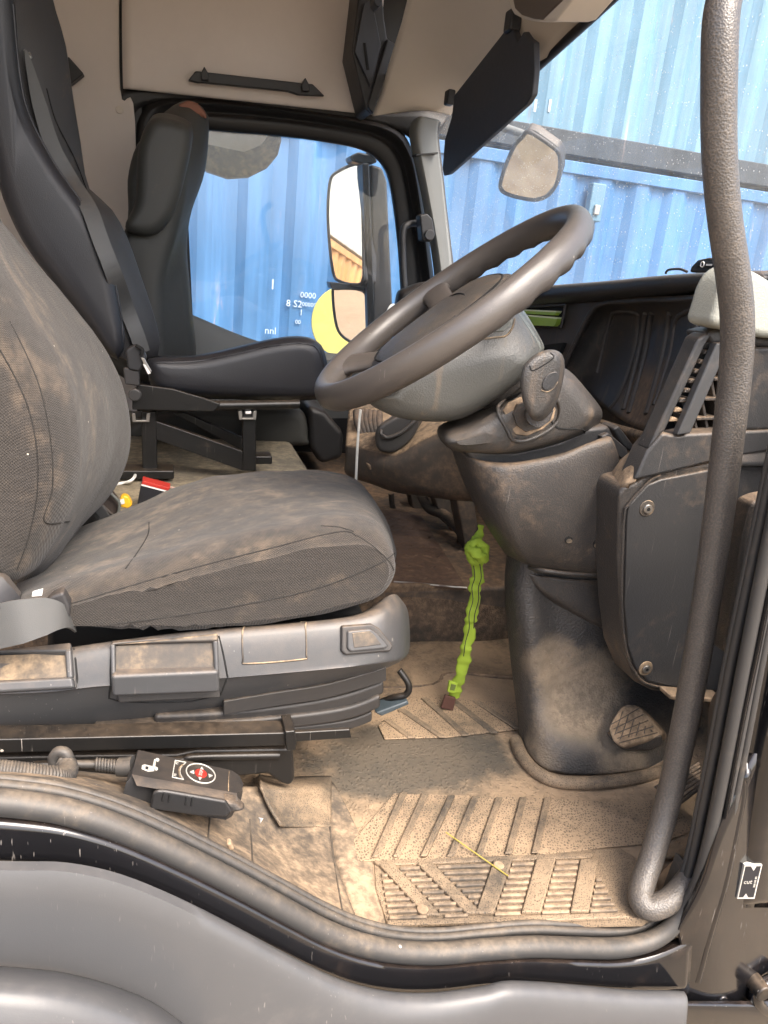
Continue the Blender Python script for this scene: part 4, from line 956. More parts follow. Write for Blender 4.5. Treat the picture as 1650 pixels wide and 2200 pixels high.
# ------------------------------------------------------------------ driver seat
ds = thing('suspension_seat', 'dusty dark fabric driver seat with grey plastic side and bellows base', 'seat', (0.05, 0.36, 0.0))
def wr(p):
    return p
near = [(40, 1322), (190, 1272), (340, 1236), (470, 1202), (590, 1172), (690, 1152), (770, 1146), (825, 1165), (850, 1205), (848, 1245), (815, 1285), (740, 1312), (640, 1334), (520, 1350), (380, 1358), (250, 1354), (140, 1348), (44, 1340)]
near_top = [(100, 1290), (200, 1248), (330, 1206), (470, 1168), (590, 1140), (690, 1118), (775, 1110), (830, 1140), (858, 1195), (858, 1240), (815, 1285), (740, 1312), (640, 1334), (520, 1350), (380, 1358), (250, 1354), (160, 1345), (105, 1325)]
midp = [(80, 1215), (170, 1170), (300, 1128), (440, 1085), (560, 1062), (680, 1050), (770, 1058), (826, 1100), (856, 1160), (860, 1205), (826, 1250), (740, 1270), (640, 1280), (520, 1290), (380, 1300), (250, 1300), (160, 1290), (90, 1260)]
far = [(60, 1190), (190, 1128), (300, 1083), (400, 1040), (500, 1020), (600, 1013), (700, 1013), (765, 1032), (808, 1080), (830, 1130), (838, 1170), (800, 1200), (700, 1200), (600, 1200), (480, 1200), (350, 1205), (220, 1212), (70, 1215)]
def bumpy(p):
    s = math.sin(p.x*70+p.y*20)*math.sin(p.y*55-p.z*40)*0.0015
    w = math.exp(-((p.x+0.01)/0.055)**2)*max(0.0, min(1.0, (0.20-p.y)/0.06))*max(0.0, min(1.0, (0.40-p.z)/0.03))
    return Vector((p.x, p.y-0.0035*w*math.sin((p.x+p.z*0.35)*330), p.z+s+0.002*w*math.sin(p.x*250)))
_cn, _cf = L(near, Y=0.125), L(far, Y=0.58)
def _cmix(w, y, dz=0.0): return [Vector((a.x+(b.x-a.x)*w, y, a.z+(b.z-a.z)*w+(dz if i < 8 else 0))) for i, (a, b) in enumerate(zip(_cn, _cf))]
cush = loftY('seat_cushion', [(0.118, _cn), (0.160, _cmix(0.04, 0.160, 0.010)), (0.25, _cmix(0.3, 0.25, 0.006)), (0.36, _cmix(0.55, 0.36, 0.004)), (0.50, _cmix(0.9, 0.50, 0.006)), (0.60, _cmix(1.0, 0.60))], M['seat_fabric'], ds, n=120, rnd=0.020, disp=bumpy, maxin=0.30)
# backrest
bn = [(-120, 420), (-90, 520), (-40, 660), (0, 748), (40, 822), (68, 890), (82, 970), (82, 1060), (66, 1150), (38, 1228), (10, 1262), (-40, 1240), (-120, 1200), (-260, 1000), (-330, 700), (-300, 480)]
bm_ = [(-60, 380), (0, 480), (50, 560), (110, 640), (170, 720), (215, 800), (236, 880), (238, 960), (222, 1030), (180, 1110), (120, 1200), (60, 1240), (-60, 1200), (-200, 1000), (-260, 700), (-200, 460)]
bfz = [(-70, 400), (0, 474), (60, 545), (130, 625), (200, 712), (248, 790), (274, 868), (281, 940), (270, 1000), (238, 1062), (196, 1100), (150, 1150), (40, 1160), (-100, 1000), (-160, 700), (-150, 470)]
back = loftY('backrest', [(0.125, bn), (0.20, [(u*0.45+x*0.55, v*0.45+y*0.55) for (u, v), (x, y) in zip(bn, bm_)]), (0.40, bm_), (0.545, bfz), (0.60, bfz)], M['seat_fabric'], ds, n=120, rnd=0.030, disp=bumpy, maxin=0.40)
tr = bvh(cush, back)
for pix in ([(150, 1298), (250, 1268), (345, 1240), (470, 1206), (590, 1176), (690, 1150), (745, 1142), (766, 1152)], [(235, 1342), (330, 1330), (450, 1312), (560, 1292), (660, 1270), (750, 1240), (820, 1208), (848, 1188)],
            [(760, 1142), (730, 1133), (690, 1130)], [(766, 1150), (800, 1172), (835, 1205), (846, 1225)], [(270, 1222), (300, 1180), (318, 1148), (320, 1122)],
            [(0, 752), (36, 818), (64, 888), (79, 970), (79, 1060), (62, 1150), (36, 1224)], [(20, 690), (60, 770), (90, 850), (110, 960), (112, 1050), (95, 1120), (150, 1120)]):
    seam('stitching', tr, pix, 0.0009, M['thread'], back if pix[0][1] < 800 else cush, 0.0)
slab('side_flap', [(92, 1300), (110, 1282), (135, 1272), (150, 1300), (148, 1338), (118, 1320)], 0.105, 0.02, M['leather_top'], ds, 0.004)
# plastic side
side = patch('side_shell', [
    [A(u, v, Y=y) for u, v, y in ((-60, 1418, .150), (100, 1400, .150), (200, 1385, .150), (330, 1368, .150), (470, 1352, .150), (620, 1340, .150), (760, 1322, .150), (838, 1278, .17), (860, 1285, .24), (858, 1290, .45))],
    [A(u, v, Y=y) for u, v, y in ((-60, 1424, .122), (100, 1406, .122), (200, 1391, .122), (330, 1374, .122), (470, 1360, .122), (620, 1348, .122), (760, 1334, .122), (848, 1316, .14), (876, 1316, .22), (872, 1310, .45))],
    [A(u, v, Y=y) for u, v, y in ((-60, 1486, .100), (100, 1480, .100), (200, 1468, .100), (330, 1458, .100), (470, 1448, .100), (620, 1436, .100), (760, 1422, .100), (852, 1404, .12), (880, 1388, .22), (876, 1380, .45))],
    [A(u, v, Y=y) for u, v, y in ((-60, 1500, .102), (100, 1492, .102), (200, 1480, .102), (330, 1472, .102), (470, 1462, .102), (620, 1448, .102), (760, 1434, .102), (846, 1424, .125), (870, 1412, .22), (868, 1400, .45))],
    [A(u, v, Y=y) for u, v, y in ((-60, 1560, .125), (100, 1548, .125), (200, 1530, .125), (330, 1518, .125), (470, 1500, .125), (620, 1482, .130), (740, 1462, .135), (800, 1448, .14), (830, 1436, .22), (830, 1430, .45))],
    [A(u, v, Y=y) for u, v, y in ((-60, 1612, .150), (100, 1590, .150), (200, 1574, .150), (330, 1548, .150), (470, 1524, .150), (620, 1496, .150), (740, 1468, .150), (800, 1456, .16), (826, 1444, .22), (826, 1436, .45))]], M['seat_plastic'], ds, n=5, m=5, solid=0.006)
tr2 = bvh(side)
def onslab(name, pix, off, thick, mat, parent, bevel=0.002, tree=None, rnd=0):
    P = [on(tree or tr2, u, v, off+thick) for u, v in pix]; P = [p for p in P if p]
    if len(P) < 3: print('NO SURFACE', name, pix[0]); return None
    n_ = Vector()
    c = sum(P, Vector())/len(P)
    for i in range(len(P)): n_ += (P[i]-c).cross(P[(i+1) % len(P)]-c)
    n_.normalize()
    if n_.dot(CAM-c) < 0: n_ = -n_
    P = [p-n_*((p-c).dot(n_)) for p in P]
    if rnd: P = crom(P, rnd, True)
    return extr(name, P, -n_*(thick+abs(off)+0.006), mat, parent, bevel)
# lower dark skirt of the shell
# handles
h1 = onslab('lift_handle', [(240, 1378), (470, 1364), (472, 1492), (256, 1503), (238, 1470)], 0.0, 0.003, M['seat_plastic_dark'], ds, 0.002)
onslab('handle_recess', [(250, 1390), (460, 1377), (464, 1446), (248, 1456)], 0.003, 0.001, M['tray'], h1, 0.0005)
onslab('handle_rim', [(240, 1377), (468, 1364), (468, 1378), (242, 1391)], 0.003, 0.008, M['tray'], h1, 0.003)
onslab('handle_rim', [(240, 1448), (470, 1438), (471, 1466), (242, 1476)], 0.003, 0.012, M['seat_plastic'], h1, 0.005)
onslab('handle_rim', [(238, 1388), (250, 1388), (250, 1455), (240, 1455)], 0.003, 0.007, M['seat_plastic'], h1, 0.003)
onslab('handle_rim', [(456, 1376), (468, 1375), (470, 1444), (460, 1445)], 0.003, 0.007, M['seat_plastic'], h1, 0.003)
h2 = onslab('lift_handle', [(-50, 1406), (158, 1394), (166, 1478), (-50, 1492)], 0.0, 0.003, M['seat_plastic_dark'], ds, 0.002)
onslab('handle_recess', [(-50, 1418), (146, 1404), (150, 1456), (-50, 1470)], 0.003, 0.001, M['tray'], h2, 0.0005)
onslab('handle_rim', [(-50, 1405), (156, 1393), (156, 1404), (-50, 1418)], 0.003, 0.007, M['seat_plastic'], h2, 0.003)
onslab('handle_rim', [(-50, 1466), (160, 1452), (165, 1478), (-50, 1492)], 0.003, 0.010, M['seat_plastic'], h2, 0.004)
onslab('handle_rim', [(142, 1402), (157, 1400), (160, 1456), (146, 1458)], 0.003, 0.007, M['seat_plastic'], h2, 0.003)
for pix in ([(528, 1346), (646, 1337), (656, 1346), (658, 1406), (648, 1417), (532, 1426), (522, 1416), (521, 1356), (528, 1346)], [(240, 1378), (238, 1470), (256, 1506), (474, 1492), (470, 1366)], [(160, 1394), (168, 1480)]):
    seam('gap_line', tr2, pix, 0.0013, M['tray'] if pix[0][0] == 528 else M['black_void'], ds, 0.0, 3)
swb = onslab('switch_bezel', [(732, 1347), (796, 1342), (812, 1350), (838, 1386), (832, 1398), (740, 1407), (732, 1398)], 0.001, 0.006, M['seat_plastic_dark'], ds, 0.003)
onslab('switch_rocker', [(742, 1355), (792, 1350), (804, 1358), (826, 1386), (820, 1392), (750, 1399), (742, 1392)], 0.006, 0.004, M['seat_plastic'], swb, 0.003)
onslab('switch_dish', [(752, 1360), (790, 1356), (798, 1362), (812, 1382), (756, 1390)], 0.0095, 0.001, M['tray'], swb, 0.0008)
# bellows folds
for i, (a, b) in enumerate((([(480, 1522), (600, 1502), (700, 1486), (800, 1458), (830, 1448)], 30), ([(330, 1552), (480, 1545), (620, 1530), (740, 1508), (826, 1478)], 30), ([(200, 1575), (420, 1568), (600, 1555), (740, 1536), (818, 1508)], 28), ([(100, 1590), (420, 1585), (600, 1576), (740, 1560), (800, 1540)], 22))):
    up = crom([Vector((u, v, 0)) for u, v in a], 5)
    pix = [(p.x, p.y-b*0.5) for p in up] + [(p.x, p.y+b*0.5) for p in reversed(up)]
    slab('bellows_fold', pix, 0.125+0.006*(i % 2), 0.42, M['bellows'], ds, 0.010, seg=4)
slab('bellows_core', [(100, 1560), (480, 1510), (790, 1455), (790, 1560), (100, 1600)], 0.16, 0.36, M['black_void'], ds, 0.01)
# slide rail and bracket
slab('slide_rail', [(-60, 1590), (635, 1574), (638, 1602), (-60, 1620)], 0.085, 0.03, M['steel_black'], ds, 0.002)
slab('upper_rail', [(560, 1578), (752, 1567), (755, 1586), (560, 1600)], 0.125, 0.03, M['steel_black'], ds, 0.002)
slab('rail_end', [(612, 1572), (634, 1570), (636, 1612), (616, 1614)], 0.078, 0.04, M['steel_black'], ds, 0.002)
slab('rail_bracket', [(-60, 1628), (200, 1622), (380, 1620), (420, 1612), (630, 1608), (634, 1678), (622, 1690), (604, 1684), (575, 1664), (430, 1676), (300, 1672), (-60, 1660)], 0.105, 0.02, M['steel_black'], ds, 0.005)
tube('bracket_swage', L([(-60, 1648), (190, 1640), (380, 1634), (420, 1626), (600, 1622)], Y=0.104), 0.006, M['steel_black'], ds, n=8)
# front release bar and lever
tube('release_bar', LY([(790, 1520, .3), (840, 1500, .26), (872, 1492, .25), (878, 1470, .25), (858, 1440, .26)]), 0.0055, M['steel_black'], ds, n=8)
slab('release_lever', [(806, 1532), (876, 1506), (880, 1514), (820, 1540)], 0.24, 0.03, M['blue_lever'], ds, 0.003)
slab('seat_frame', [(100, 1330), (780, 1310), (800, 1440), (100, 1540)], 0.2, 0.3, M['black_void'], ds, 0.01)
adopt(ds)
# driver's belt
db = thing('driver_seat_belt', 'grey driver seat belt lying over the near seat edge', 'seat belt', A(60, 1380, Y=0.09))
strap('webbing', LY([(-120, 1372, .10), (-30, 1352, .085), (40, 1336, .075), (100, 1324, .085), (140, 1326, .10), (160, 1345, 0.13)]), [0.05, 0.05, 0.05, 0.042, 0.025, 0.016], [(-0.25, 0.25, 1)]*6, 0.0025, M['belt'], db)
strap('webbing', LY([(-100, 1235, .10), (-30, 1258, .095), (20, 1292, .095), (60, 1326, 0.1)]), 0.03, [(-0.5, 0.3, 0.8)]*4, 0.003, M['pocket'], db)
slab('stalk', [(-20, 1228), (6, 1242), (44, 1290), (20, 1318), (-20, 1290)], 0.118, 0.02, M['plastic_clean'], db, 0.004)
adopt(db)

# ------------------------------------------------------------------ dashboard
da = thing('dashboard', 'dusty black plastic dashboard with storage tray, vents and side panel', 'dashboard', (0.9, 0.9, 0.4))
# main face across the cab
_ys = (-0.05, 0.25, 0.55, 0.85, 1.15, 1.5, 1.86)
patch('dash_face', [[Vector((0.960, y, 0.78)) for y in _ys], [Vector((0.965, y, 0.66)) for y in _ys], [Vector((0.960, y, 0.52)) for y in _ys], [Vector((0.93, y, 0.42)) for y in _ys]], M['plastic_brown'], da, solid=0.02)
patch('card_panel', [[A(u, v, X=0.884) for u, v in ((860, 650), (1000, 642), (1110, 640), (1200, 640), (1298, 640))], [A(u, v, X=0.884) for u, v in ((860, 720), (1000, 720), (1110, 712), (1190, 706), (1262, 690))], [A(u, v, X=0.884) for u, v in ((860, 830), (1000, 830), (1100, 820), (1150, 812), (1206, 800))], [A(u, v, X=0.884) for u, v in ((860, 900), (1000, 900), (1100, 900), (1160, 890), (1230, 880))]], M['plastic_brown'], da, solid=0.01)
# padded top with rear lip
lip = [(880, 650), (940, 632), (1020, 622), (1110, 618), (1200, 612), (1300, 604), (1400, 594), (1480, 588), (1560, 584), (1640, 582)]
_r1 = [A(u, v, X=0.855) for u, v in lip]; _r2 = [A(u, v+20, X=0.845) for u, v in lip]; _r3 = [A(u, v+38, X=0.865) for u, v in lip]; _r4 = [A(u, v+46, X=0.905) for u, v in lip]
_r0 = [Vector((0.93, p.y, p.z+0.004)) for p in _r1]; _r00 = [Vector((1.0, p.y, p.z-0.01)) for p in _r1]
patch('dash_pad', [_r00, _r0, _r1, _r2, _r3, _r4], M['plastic_clean'], da, n=5, m=4, solid=0.012)
# left cowl lump of the pad behind the wheel
loftY('dash_end', [(1.35, [(858, 640), (880, 618), (920, 606), (960, 612), (970, 660), (960, 740), (860, 740)]), (1.80, [(862, 640), (884, 622), (924, 610), (960, 616), (970, 660), (960, 740), (864, 740)])], M['door_frame'], da, rnd=0.03)
# storage tray: recessed dish with ribs
tray = patch('storage_tray', [
    [A(1206, 800, X=0.885), A(1235, 740, X=0.885), A(1270, 676, X=0.885), A(1296, 650, X=0.885)],
    [A(1240, 830, X=0.925), A(1278, 750, X=0.93), A(1306, 682, X=0.925), A(1325, 648, X=0.885)],
    [A(1290, 870, X=0.925), A(1330, 780, X=0.94), A(1365, 690, X=0.935), A(1380, 645, X=0.885)],
    [A(1340, 905, X=0.91), A(1390, 800, X=0.935), A(1425, 695, X=0.935), A(1440, 643, X=0.885)],
    [A(1388, 925, X=0.86), A(1440, 810, X=0.885), A(1480, 700, X=0.90), A(1500, 642, X=0.87)],
    [A(1400, 935, X=0.80), A(1452, 820, X=0.83), A(1495, 712, X=0.85), A(1520, 644, X=0.85)]], M['tray_plastic'], da, solid=0.006)
tt = bvh(tray)
def strip(name, tree, a, w, h, mat, parent, dens=5):
    """low raised rib lying on a surface along pixel path a"""
    uv = crom([Vector((p[0], p[1], 0)) for p in a], dens); pts = [on(tree, p.x, p.y, 0) for p in uv]; pts = [p for p in pts if p]
    return tube(name, pts, w, mat, parent, n=8, smooth_n=1)
for pix, w in (([(1388, 672), (1372, 760), (1340, 880)], 0.004), ([(1400, 672), (1386, 760), (1352, 888)], 0.004), ([(1440, 672), (1425, 760), (1390, 890)], 0.004)):
    strip('tray_rib', tt, pix, w*1.6, 0.004, M['tray_rib'], tray)
for pix in ([(1283, 800), (1310, 690), (1325, 670), (1365, 672), (1372, 690), (1362, 760), (1330, 850), (1300, 885), (1284, 880)], [(1405, 870), (1440, 760), (1452, 690), (1470, 672), (1496, 664)]):
    strip('tray_bead', tt, pix, 0.0045, 0, M['tray_rib'], tray)
tube('tray_rim', [A(1206, 805, X=0.88), A(1235, 738, X=0.88), A(1268, 674, X=0.88), A(1296, 652, X=0.88), A(1360, 646, X=0.88), A(1440, 643, X=0.88), A(1500, 640, X=0.86), A(1524, 636, X=0.84)], 0.006, M['plastic'], da, n=10)
tube('tray_rim', [A(1516, 650, X=0.845), A(1490, 730, X=0.84), A(1450, 820, X=0.82), A(1400, 940, X=0.79)], 0.009, M['plastic_brown'], da, n=10)
patch('tray_sill', [[A(1285, 898, X=0.85), A(1330, 912, X=0.83), A(1388, 928, X=0.80)], [A(1285, 908, X=0.84), A(1335, 928, X=0.82), A(1392, 946, X=0.79)], [A(1290, 920, X=0.86), A(1340, 950, X=0.84), A(1392, 960, X=0.82)]], M['plastic_dirty'], da, solid=0.01)
# card slot
_cf = [A(u, v, X=0.872) for u, v in ((1096, 660), (1216, 655), (1206, 702), (1092, 698))]
for (i, j) in ((0, 1), (1, 2), (2, 3), (3, 0)): tube('slot_frame', [_cf[i], _cf[j]], 0.0035, M['plastic'], da, n=8, smooth_n=1)
_sl2 = [A(u, v, X=0.876) for u, v in ((1100, 664), (1210, 659), (1201, 698), (1097, 694))]
extr('slot_hole', _sl2, (0.004, 0, 0), M['black_void'], da, 0)
_lo = [A(u, v, X=0.872) for u, v in ((1160, 742), (1210, 736), (1200, 762), (1155, 764))]
extr('switch_blank', _lo, (0.01, 0, 0), M['black_void'], da, 0.001)
# near end: padded corner, windscreen light put into its pale colour
cap = slab('dash_corner', [(1527, 700), (1540, 660), (1552, 620), (1568, 588), (1600, 568), (1640, 590), (1720, 640), (1720, 734), (1640, 726), (1590, 716)], 0.10, 0.06, M['dash_lit'], da, 0.016, seg=5)
# round speaker in the near end
_p = A(1537, 690, Y=0.30); _rr = 0.045
extr('tweeter_rim', [_p+Vector((0.0, 0, 0)) + Vector((_rr*math.cos(a*math.pi/16), _rr*0.25*math.cos(a*math.pi/16), _rr*math.sin(a*math.pi/16))) for a in range(32)], (0.004, 0.02, 0), M['plastic_clean'], da, 0.003)
extr('tweeter', [_p+Vector((0, -0.004, 0)) + Vector((0.85*_rr*math.cos(a*math.pi/16), 0.2*_rr*math.cos(a*math.pi/16), 0.85*_rr*math.sin(a*math.pi/16))) for a in range(32)], (0, 0.008, 0), M['visor'], da, 0.002)
# vent panel and its openings
YV = 0.125
slab('vent_panel', [(1363, 1033), (1392, 968), (1424, 930), (1460, 936), (1480, 932), (1700, 922), (1700, 962), (1560, 985), (1470, 1008)], YV, 0.04, M['plastic_clean'], da, 0.005)
slab('vent_panel_edge', [(1392, 968), (1500, 728), (1518, 716), (1530, 720), (1516, 742), (1430, 925), (1424, 930)], YV, 0.03, M['plastic_clean'], da, 0.004)
slab('vent_panel_top', [(1518, 716), (1545, 708), (1700, 734), (1700, 750), (1560, 738), (1530, 738)], YV+0.002, 0.05, M['plastic_clean'], da, 0.005)
slab('vent_panel_side', [(1600, 745), (1720, 745), (1720, 925), (1592, 925), (1604, 850)], YV+0.004, 0.08, M['plastic_clean'], da, 0.006)
slab('vent_duct', [(1428, 925), (1518, 735), (1610, 735), (1610, 925)], YV+0.085, 0.02, M['black_void'], da, 0)
for k in range(8):
    s = (k+0.3)/8.0
    u = 1522+(1437-1522)*s; v = 752+(918-752)*s
    pix = [(u-7, v+3), (u-2, v-5), (u+7, v-7), (u+15, v-2), (u+19, v+7), (u+8, v+2)]
    slab('vent_slat', pix, YV+0.008, 0.012, M['plastic'] if k < 6 else M['plastic_dirty'], da, 0.0015)
slab('vent_bar', [(1541, 736), (1562, 738), (1558, 764), (1484, 932), (1455, 936)], YV-0.006, 0.014, M['seat_plastic'], da, 0.003)
for (a, b) in (((1530, 820), (1548, 928)), ((1510, 862), (1522, 930)), ((1493, 898), (1498, 930)), ((1552, 800), (1572, 926)), ((1575, 780), (1590, 925))):
    slab('vent_fin', [(a[0]-3, a[1]), (a[0]+3, a[1]), (b[0]+3, b[1]), (b[0]-3, b[1])], YV+0.03, 0.05, M['plastic'], da, 0.001)
for (a, b) in (((1535, 815), (1606, 812)), ((1515, 858), (1606, 856)), ((1497, 900), (1606, 898))):
    slab('vent_cross_fin', [(a[0], a[1]-3), (b[0], b[1]-3), (b[0], b[1]+3), (a[0], a[1]+3)], YV+0.022, 0.03, M['plastic'], da, 0.001)
# dirty ledge left of the panel
patch('dirty_ledge', [
    LY([(1394, 954, .13), (1380, 990, .129), (1364, 1038, .127)]), LY([(1364, 964, .165), (1350, 996, .155), (1340, 1042, .135)]), LY([(1332, 988, .20), (1316, 1020, .185), (1318, 1066, .155)]), LY([(1312, 1010, .23), (1302, 1048, .21), (1306, 1100, .18)])], M['plastic_dirty'], da, solid=0.01)
# knee side panel with two screws
slab('side_panel_body', [(1330, 1062), (1340, 1044), (1366, 1038), (1396, 1014), (1560, 988), (1720, 960), (1720, 1510), (1550, 1498), (1470, 1494), (1404, 1486), (1368, 1468), (1344, 1410), (1334, 1320), (1328, 1200)], 0.135, 0.07, M['plastic'], da, 0.016, seg=5)
spn = slab('side_panel', [(1348, 1110), (1352, 1085), (1392, 1042), (1420, 1030), (1560, 1003), (1720, 978), (1720, 1500), (1560, 1486), (1440, 1476), (1392, 1464), (1366, 1436), (1350, 1390), (1342, 1300)], 0.131, 0.02, M['plastic_clean'], da, 0.003)
for (u, v) in ((1391, 1093), (1388, 1437)):
    p = A(u, v, Y=0.1295)
    extr('screw_cup', [p+Vector((0.0125*math.cos(a*math.pi/12), 0, 0.0125*math.sin(a*math.pi/12))) for a in range(24)], (0, 0.006, 0), M['tray'], spn, 0.0015)
    extr('screw', [p+Vector((0.007*math.cos(a*math.pi/9), -0.003, 0.007*math.sin(a*math.pi/9))) for a in range(18)], (0, 0.006, 0), M['metal'], spn, 0.0015)
    extr('screw_socket', [p+Vector((0.003*math.cos(a*math.pi/3), -0.0034, 0.003*math.sin(a*math.pi/3))) for a in range(6)], (0, 0.002, 0), M['black_void'], spn, 0)
tube('panel_bead', L([(1420, 1022), (1396, 1034), (1352, 1082), (1340, 1120), (1336, 1300), (1346, 1400), (1364, 1444), (1392, 1470), (1470, 1484)], Y=0.131), 0.0022, M['plastic'], da, n=6)
# lower part of the dash between column and passenger side: console with cup tray
con = patch('console_face', [
    LY([(742, 958, 1.0), (800, 968, 0.92), (850, 978, 0.86), (900, 950, 0.83), (958, 925, 0.80), (1040, 905, 0.74)]),
    LY([(742, 985, 0.99), (800, 996, 0.90), (850, 1004, 0.85), (900, 980, 0.82), (958, 950, 0.79), (1040, 930, 0.73)]),
    LY([(745, 1020, 1.0), (800, 1032, 0.92), (850, 1042, 0.87), (900, 1048, 0.84), (968, 1058, 0.80), (1040, 1060, 0.74)]),
    LY([(800, 1040, 1.05), (830, 1052, 0.95), (860, 1060, 0.90), (910, 1066, 0.87), (970, 1074, 0.83), (1040, 1080, 0.76)])], M['plastic_brown'], da, solid=0.012)
patch('console_deck', [
    LY([(742, 958, 1.0), (800, 968, 0.92), (850, 978, 0.86), (900, 950, 0.83), (958, 925, 0.80), (1040, 905, 0.74)]),
    LY([(745, 925, 1.06), (800, 930, 1.0), (860, 930, 0.95), (910, 910, 0.92), (970, 885, 0.90), (1050, 870, 0.85)]),
    LY([(750, 870, 1.2), (800, 868, 1.15), (870, 866, 1.12), (930, 860, 1.08), (990, 850, 1.05), (1060, 840, 1.0)])], M['plastic_dirty'], da, solid=0.01)
# cup tray
cup = loftY('cup_tray', [(0.86, [(808, 935), (820, 912), (860, 890), (900, 880), (905, 900), (890, 940), (850, 972), (815, 968)]), (0.99, [(812, 930), (826, 908), (864, 888), (902, 880), (906, 898), (892, 934), (852, 964), (818, 960)])], M['plastic_clean'], da, rnd=0.01)
tube('cup_rim', LY([(818, 925, .862), (830, 940, .856), (860, 930, .852), (890, 905, .852), (900, 886, .86), (880, 884, .90), (845, 897, .92)]), 0.0045, M['plastic_clean'], da, closed=True, n=8)
slab('console_latch', [(788, 996), (806, 1000), (812, 1014), (794, 1010)], 0.905, 0.02, M['plastic_dirty'], da, 0.004)
# gear lever gaiter
for i in range(6):
    f = i/5.0
    tube('gaiter_fold', LY([(766+f*48, 884+4*f, 1.08), (770+f*44, 915-6*f, 1.04-f*0.02), (790+f*30, 944-14*f, 1.02-f*0.02), (822+f*14, 930-20*f, 1.04)]), 0.010, M['plastic_brown'], da, n=8)
adopt(da)

# far-side dark lower trim (door pocket) in the shade
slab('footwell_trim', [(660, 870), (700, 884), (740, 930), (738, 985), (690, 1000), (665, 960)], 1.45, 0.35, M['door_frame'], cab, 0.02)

# ------------------------------------------------------------------ steering column
sc = thing('steering_column', 'black grained steering column shroud rising from a dusty foot', 'steering column', (0.72, 0.34, 0.0))
low = patch('lower_shroud', [
    LY([(968, 958, .31), (1010, 982, .25), (1060, 992, .23), (1110, 992, .225), (1200, 975, .215), (1262, 952, .215), (1302, 936, .22)]),
    LY([(972, 970, .31), (1012, 996, .245), (1062, 1006, .215), (1112, 1006, .21), (1202, 990, .20), (1264, 966, .20), (1320, 952, .20)]),
    LY([(998, 1040, .31), (1030, 1060, .245), (1075, 1075, .212), (1120, 1085, .205), (1210, 1080, .195), (1270, 1070, .195), (1345, 1050, .20)]),
    LY([(1034, 1110, .31), (1060, 1130, .25), (1095, 1146, .22), (1135, 1158, .215), (1215, 1165, .20), (1280, 1165, .20), (1345, 1160, .205)]),
    LY([(1078, 1180, .31), (1100, 1192, .265), (1125, 1202, .24), (1155, 1212, .235), (1225, 1220, .215), (1290, 1224, .21), (1345, 1225, .215)]),
    LY([(1086, 1190, .38), (1106, 1202, .31), (1130, 1212, .27), (1160, 1222, .26), (1228, 1232, .24), (1290, 1236, .235), (1345, 1236, .235)])], M['plastic'], sc, n=6, m=6, solid=0.005)
tl2 = bvh(low)
for (u, v, r_) in ((1222, 1159, 0.0062), (1283, 1168, 0.0080)):
    p = on(tl2, u, v, 0.0004, 0.2)
    extr('screw_hole', [p+Vector((r_*math.cos(a*math.pi/9), -0.0005, r_*math.sin(a*math.pi/9))) for a in range(18)], (0, 0.004, 0), M['black_void'], low, 0)
    p2 = p+Vector((0.0006, -0.0010, -r_*0.35))
    extr('hole_dust', [p2+Vector((r_*0.8*math.cos(a*math.pi/9), 0, r_*0.55*math.sin(a*math.pi/9))) for a in range(18)], (0, 0.002, 0), M['tray'], low, 0)
_fb = [A(u, v, Z=0.004) for u, v in ((1116, 1588), (1134, 1620), (1166, 1650), (1222, 1664), (1300, 1664), (1400, 1650), (1510, 1612))]
_fm = [(1112, 1540), (1130, 1566), (1162, 1588), (1214, 1602), (1288, 1606), (1380, 1596), (1500, 1575)]
foot = patch('foot_cover', [
    LY([(1090, 1186, .34), (1112, 1200, .29), (1140, 1210, .265), (1180, 1218, .26), (1240, 1226, .25), (1300, 1232, .245), (1360, 1232, .245)]),
    LY([(1084, 1250, .34), (1105, 1262, .285), (1140, 1275, .262), (1185, 1285, .265), (1245, 1295, .25), (1305, 1330, .245), (1370, 1350, .245)]),
    LY([(1090, 1350, .32), (1112, 1360, .275), (1145, 1370, .25), (1195, 1385, .255), (1260, 1400, .242), (1330, 1420, .24), (1400, 1440, .24)]),
    LY([(1102, 1460, .30), (1124, 1474, .265), (1156, 1488, .24), (1208, 1500, .235), (1280, 1512, .225), (1360, 1520, .222), (1480, 1520, .23)]),
    [A(u, v, Y=p.y+0.018) for (u, v), p in zip(_fm, _fb)], _fb], M['column_foot'], sc, n=6, m=6, solid=0.006)
# collars/creases of the shroud
tube('shroud_crease', LY([(1100, 1205, .36), (1150, 1222, .25), (1220, 1232, .225), (1300, 1236, .22)]), 0.004, M['plastic'], sc, n=8)
crease2 = patch('knee_fold', [
    LY([(1096, 1215, .35), (1130, 1232, .27), (1180, 1240, .255), (1240, 1246, .245), (1330, 1250, .24)]),
    LY([(1110, 1240, .335), (1150, 1262, .265), (1200, 1290, .25), (1260, 1322, .238), (1330, 1352, .232)]),
    LY([(1112, 1248, .35), (1152, 1275, .29), (1200, 1305, .27), (1260, 1338, .258), (1330, 1368, .25)])], M['plastic'], sc, solid=0.004)
tube('foot_flange', [A(1108, 1590, Z=0.008), A(1122, 1624, Z=0.008), A(1152, 1658, Z=0.008), A(1196, 1678, Z=0.008), A(1262, 1682, Z=0.008), A(1340, 1676, Z=0.008), A(1420, 1658, Z=0.008), A(1510, 1625, Z=0.008)], 0.011, M['mat_bar'], sc, n=12)
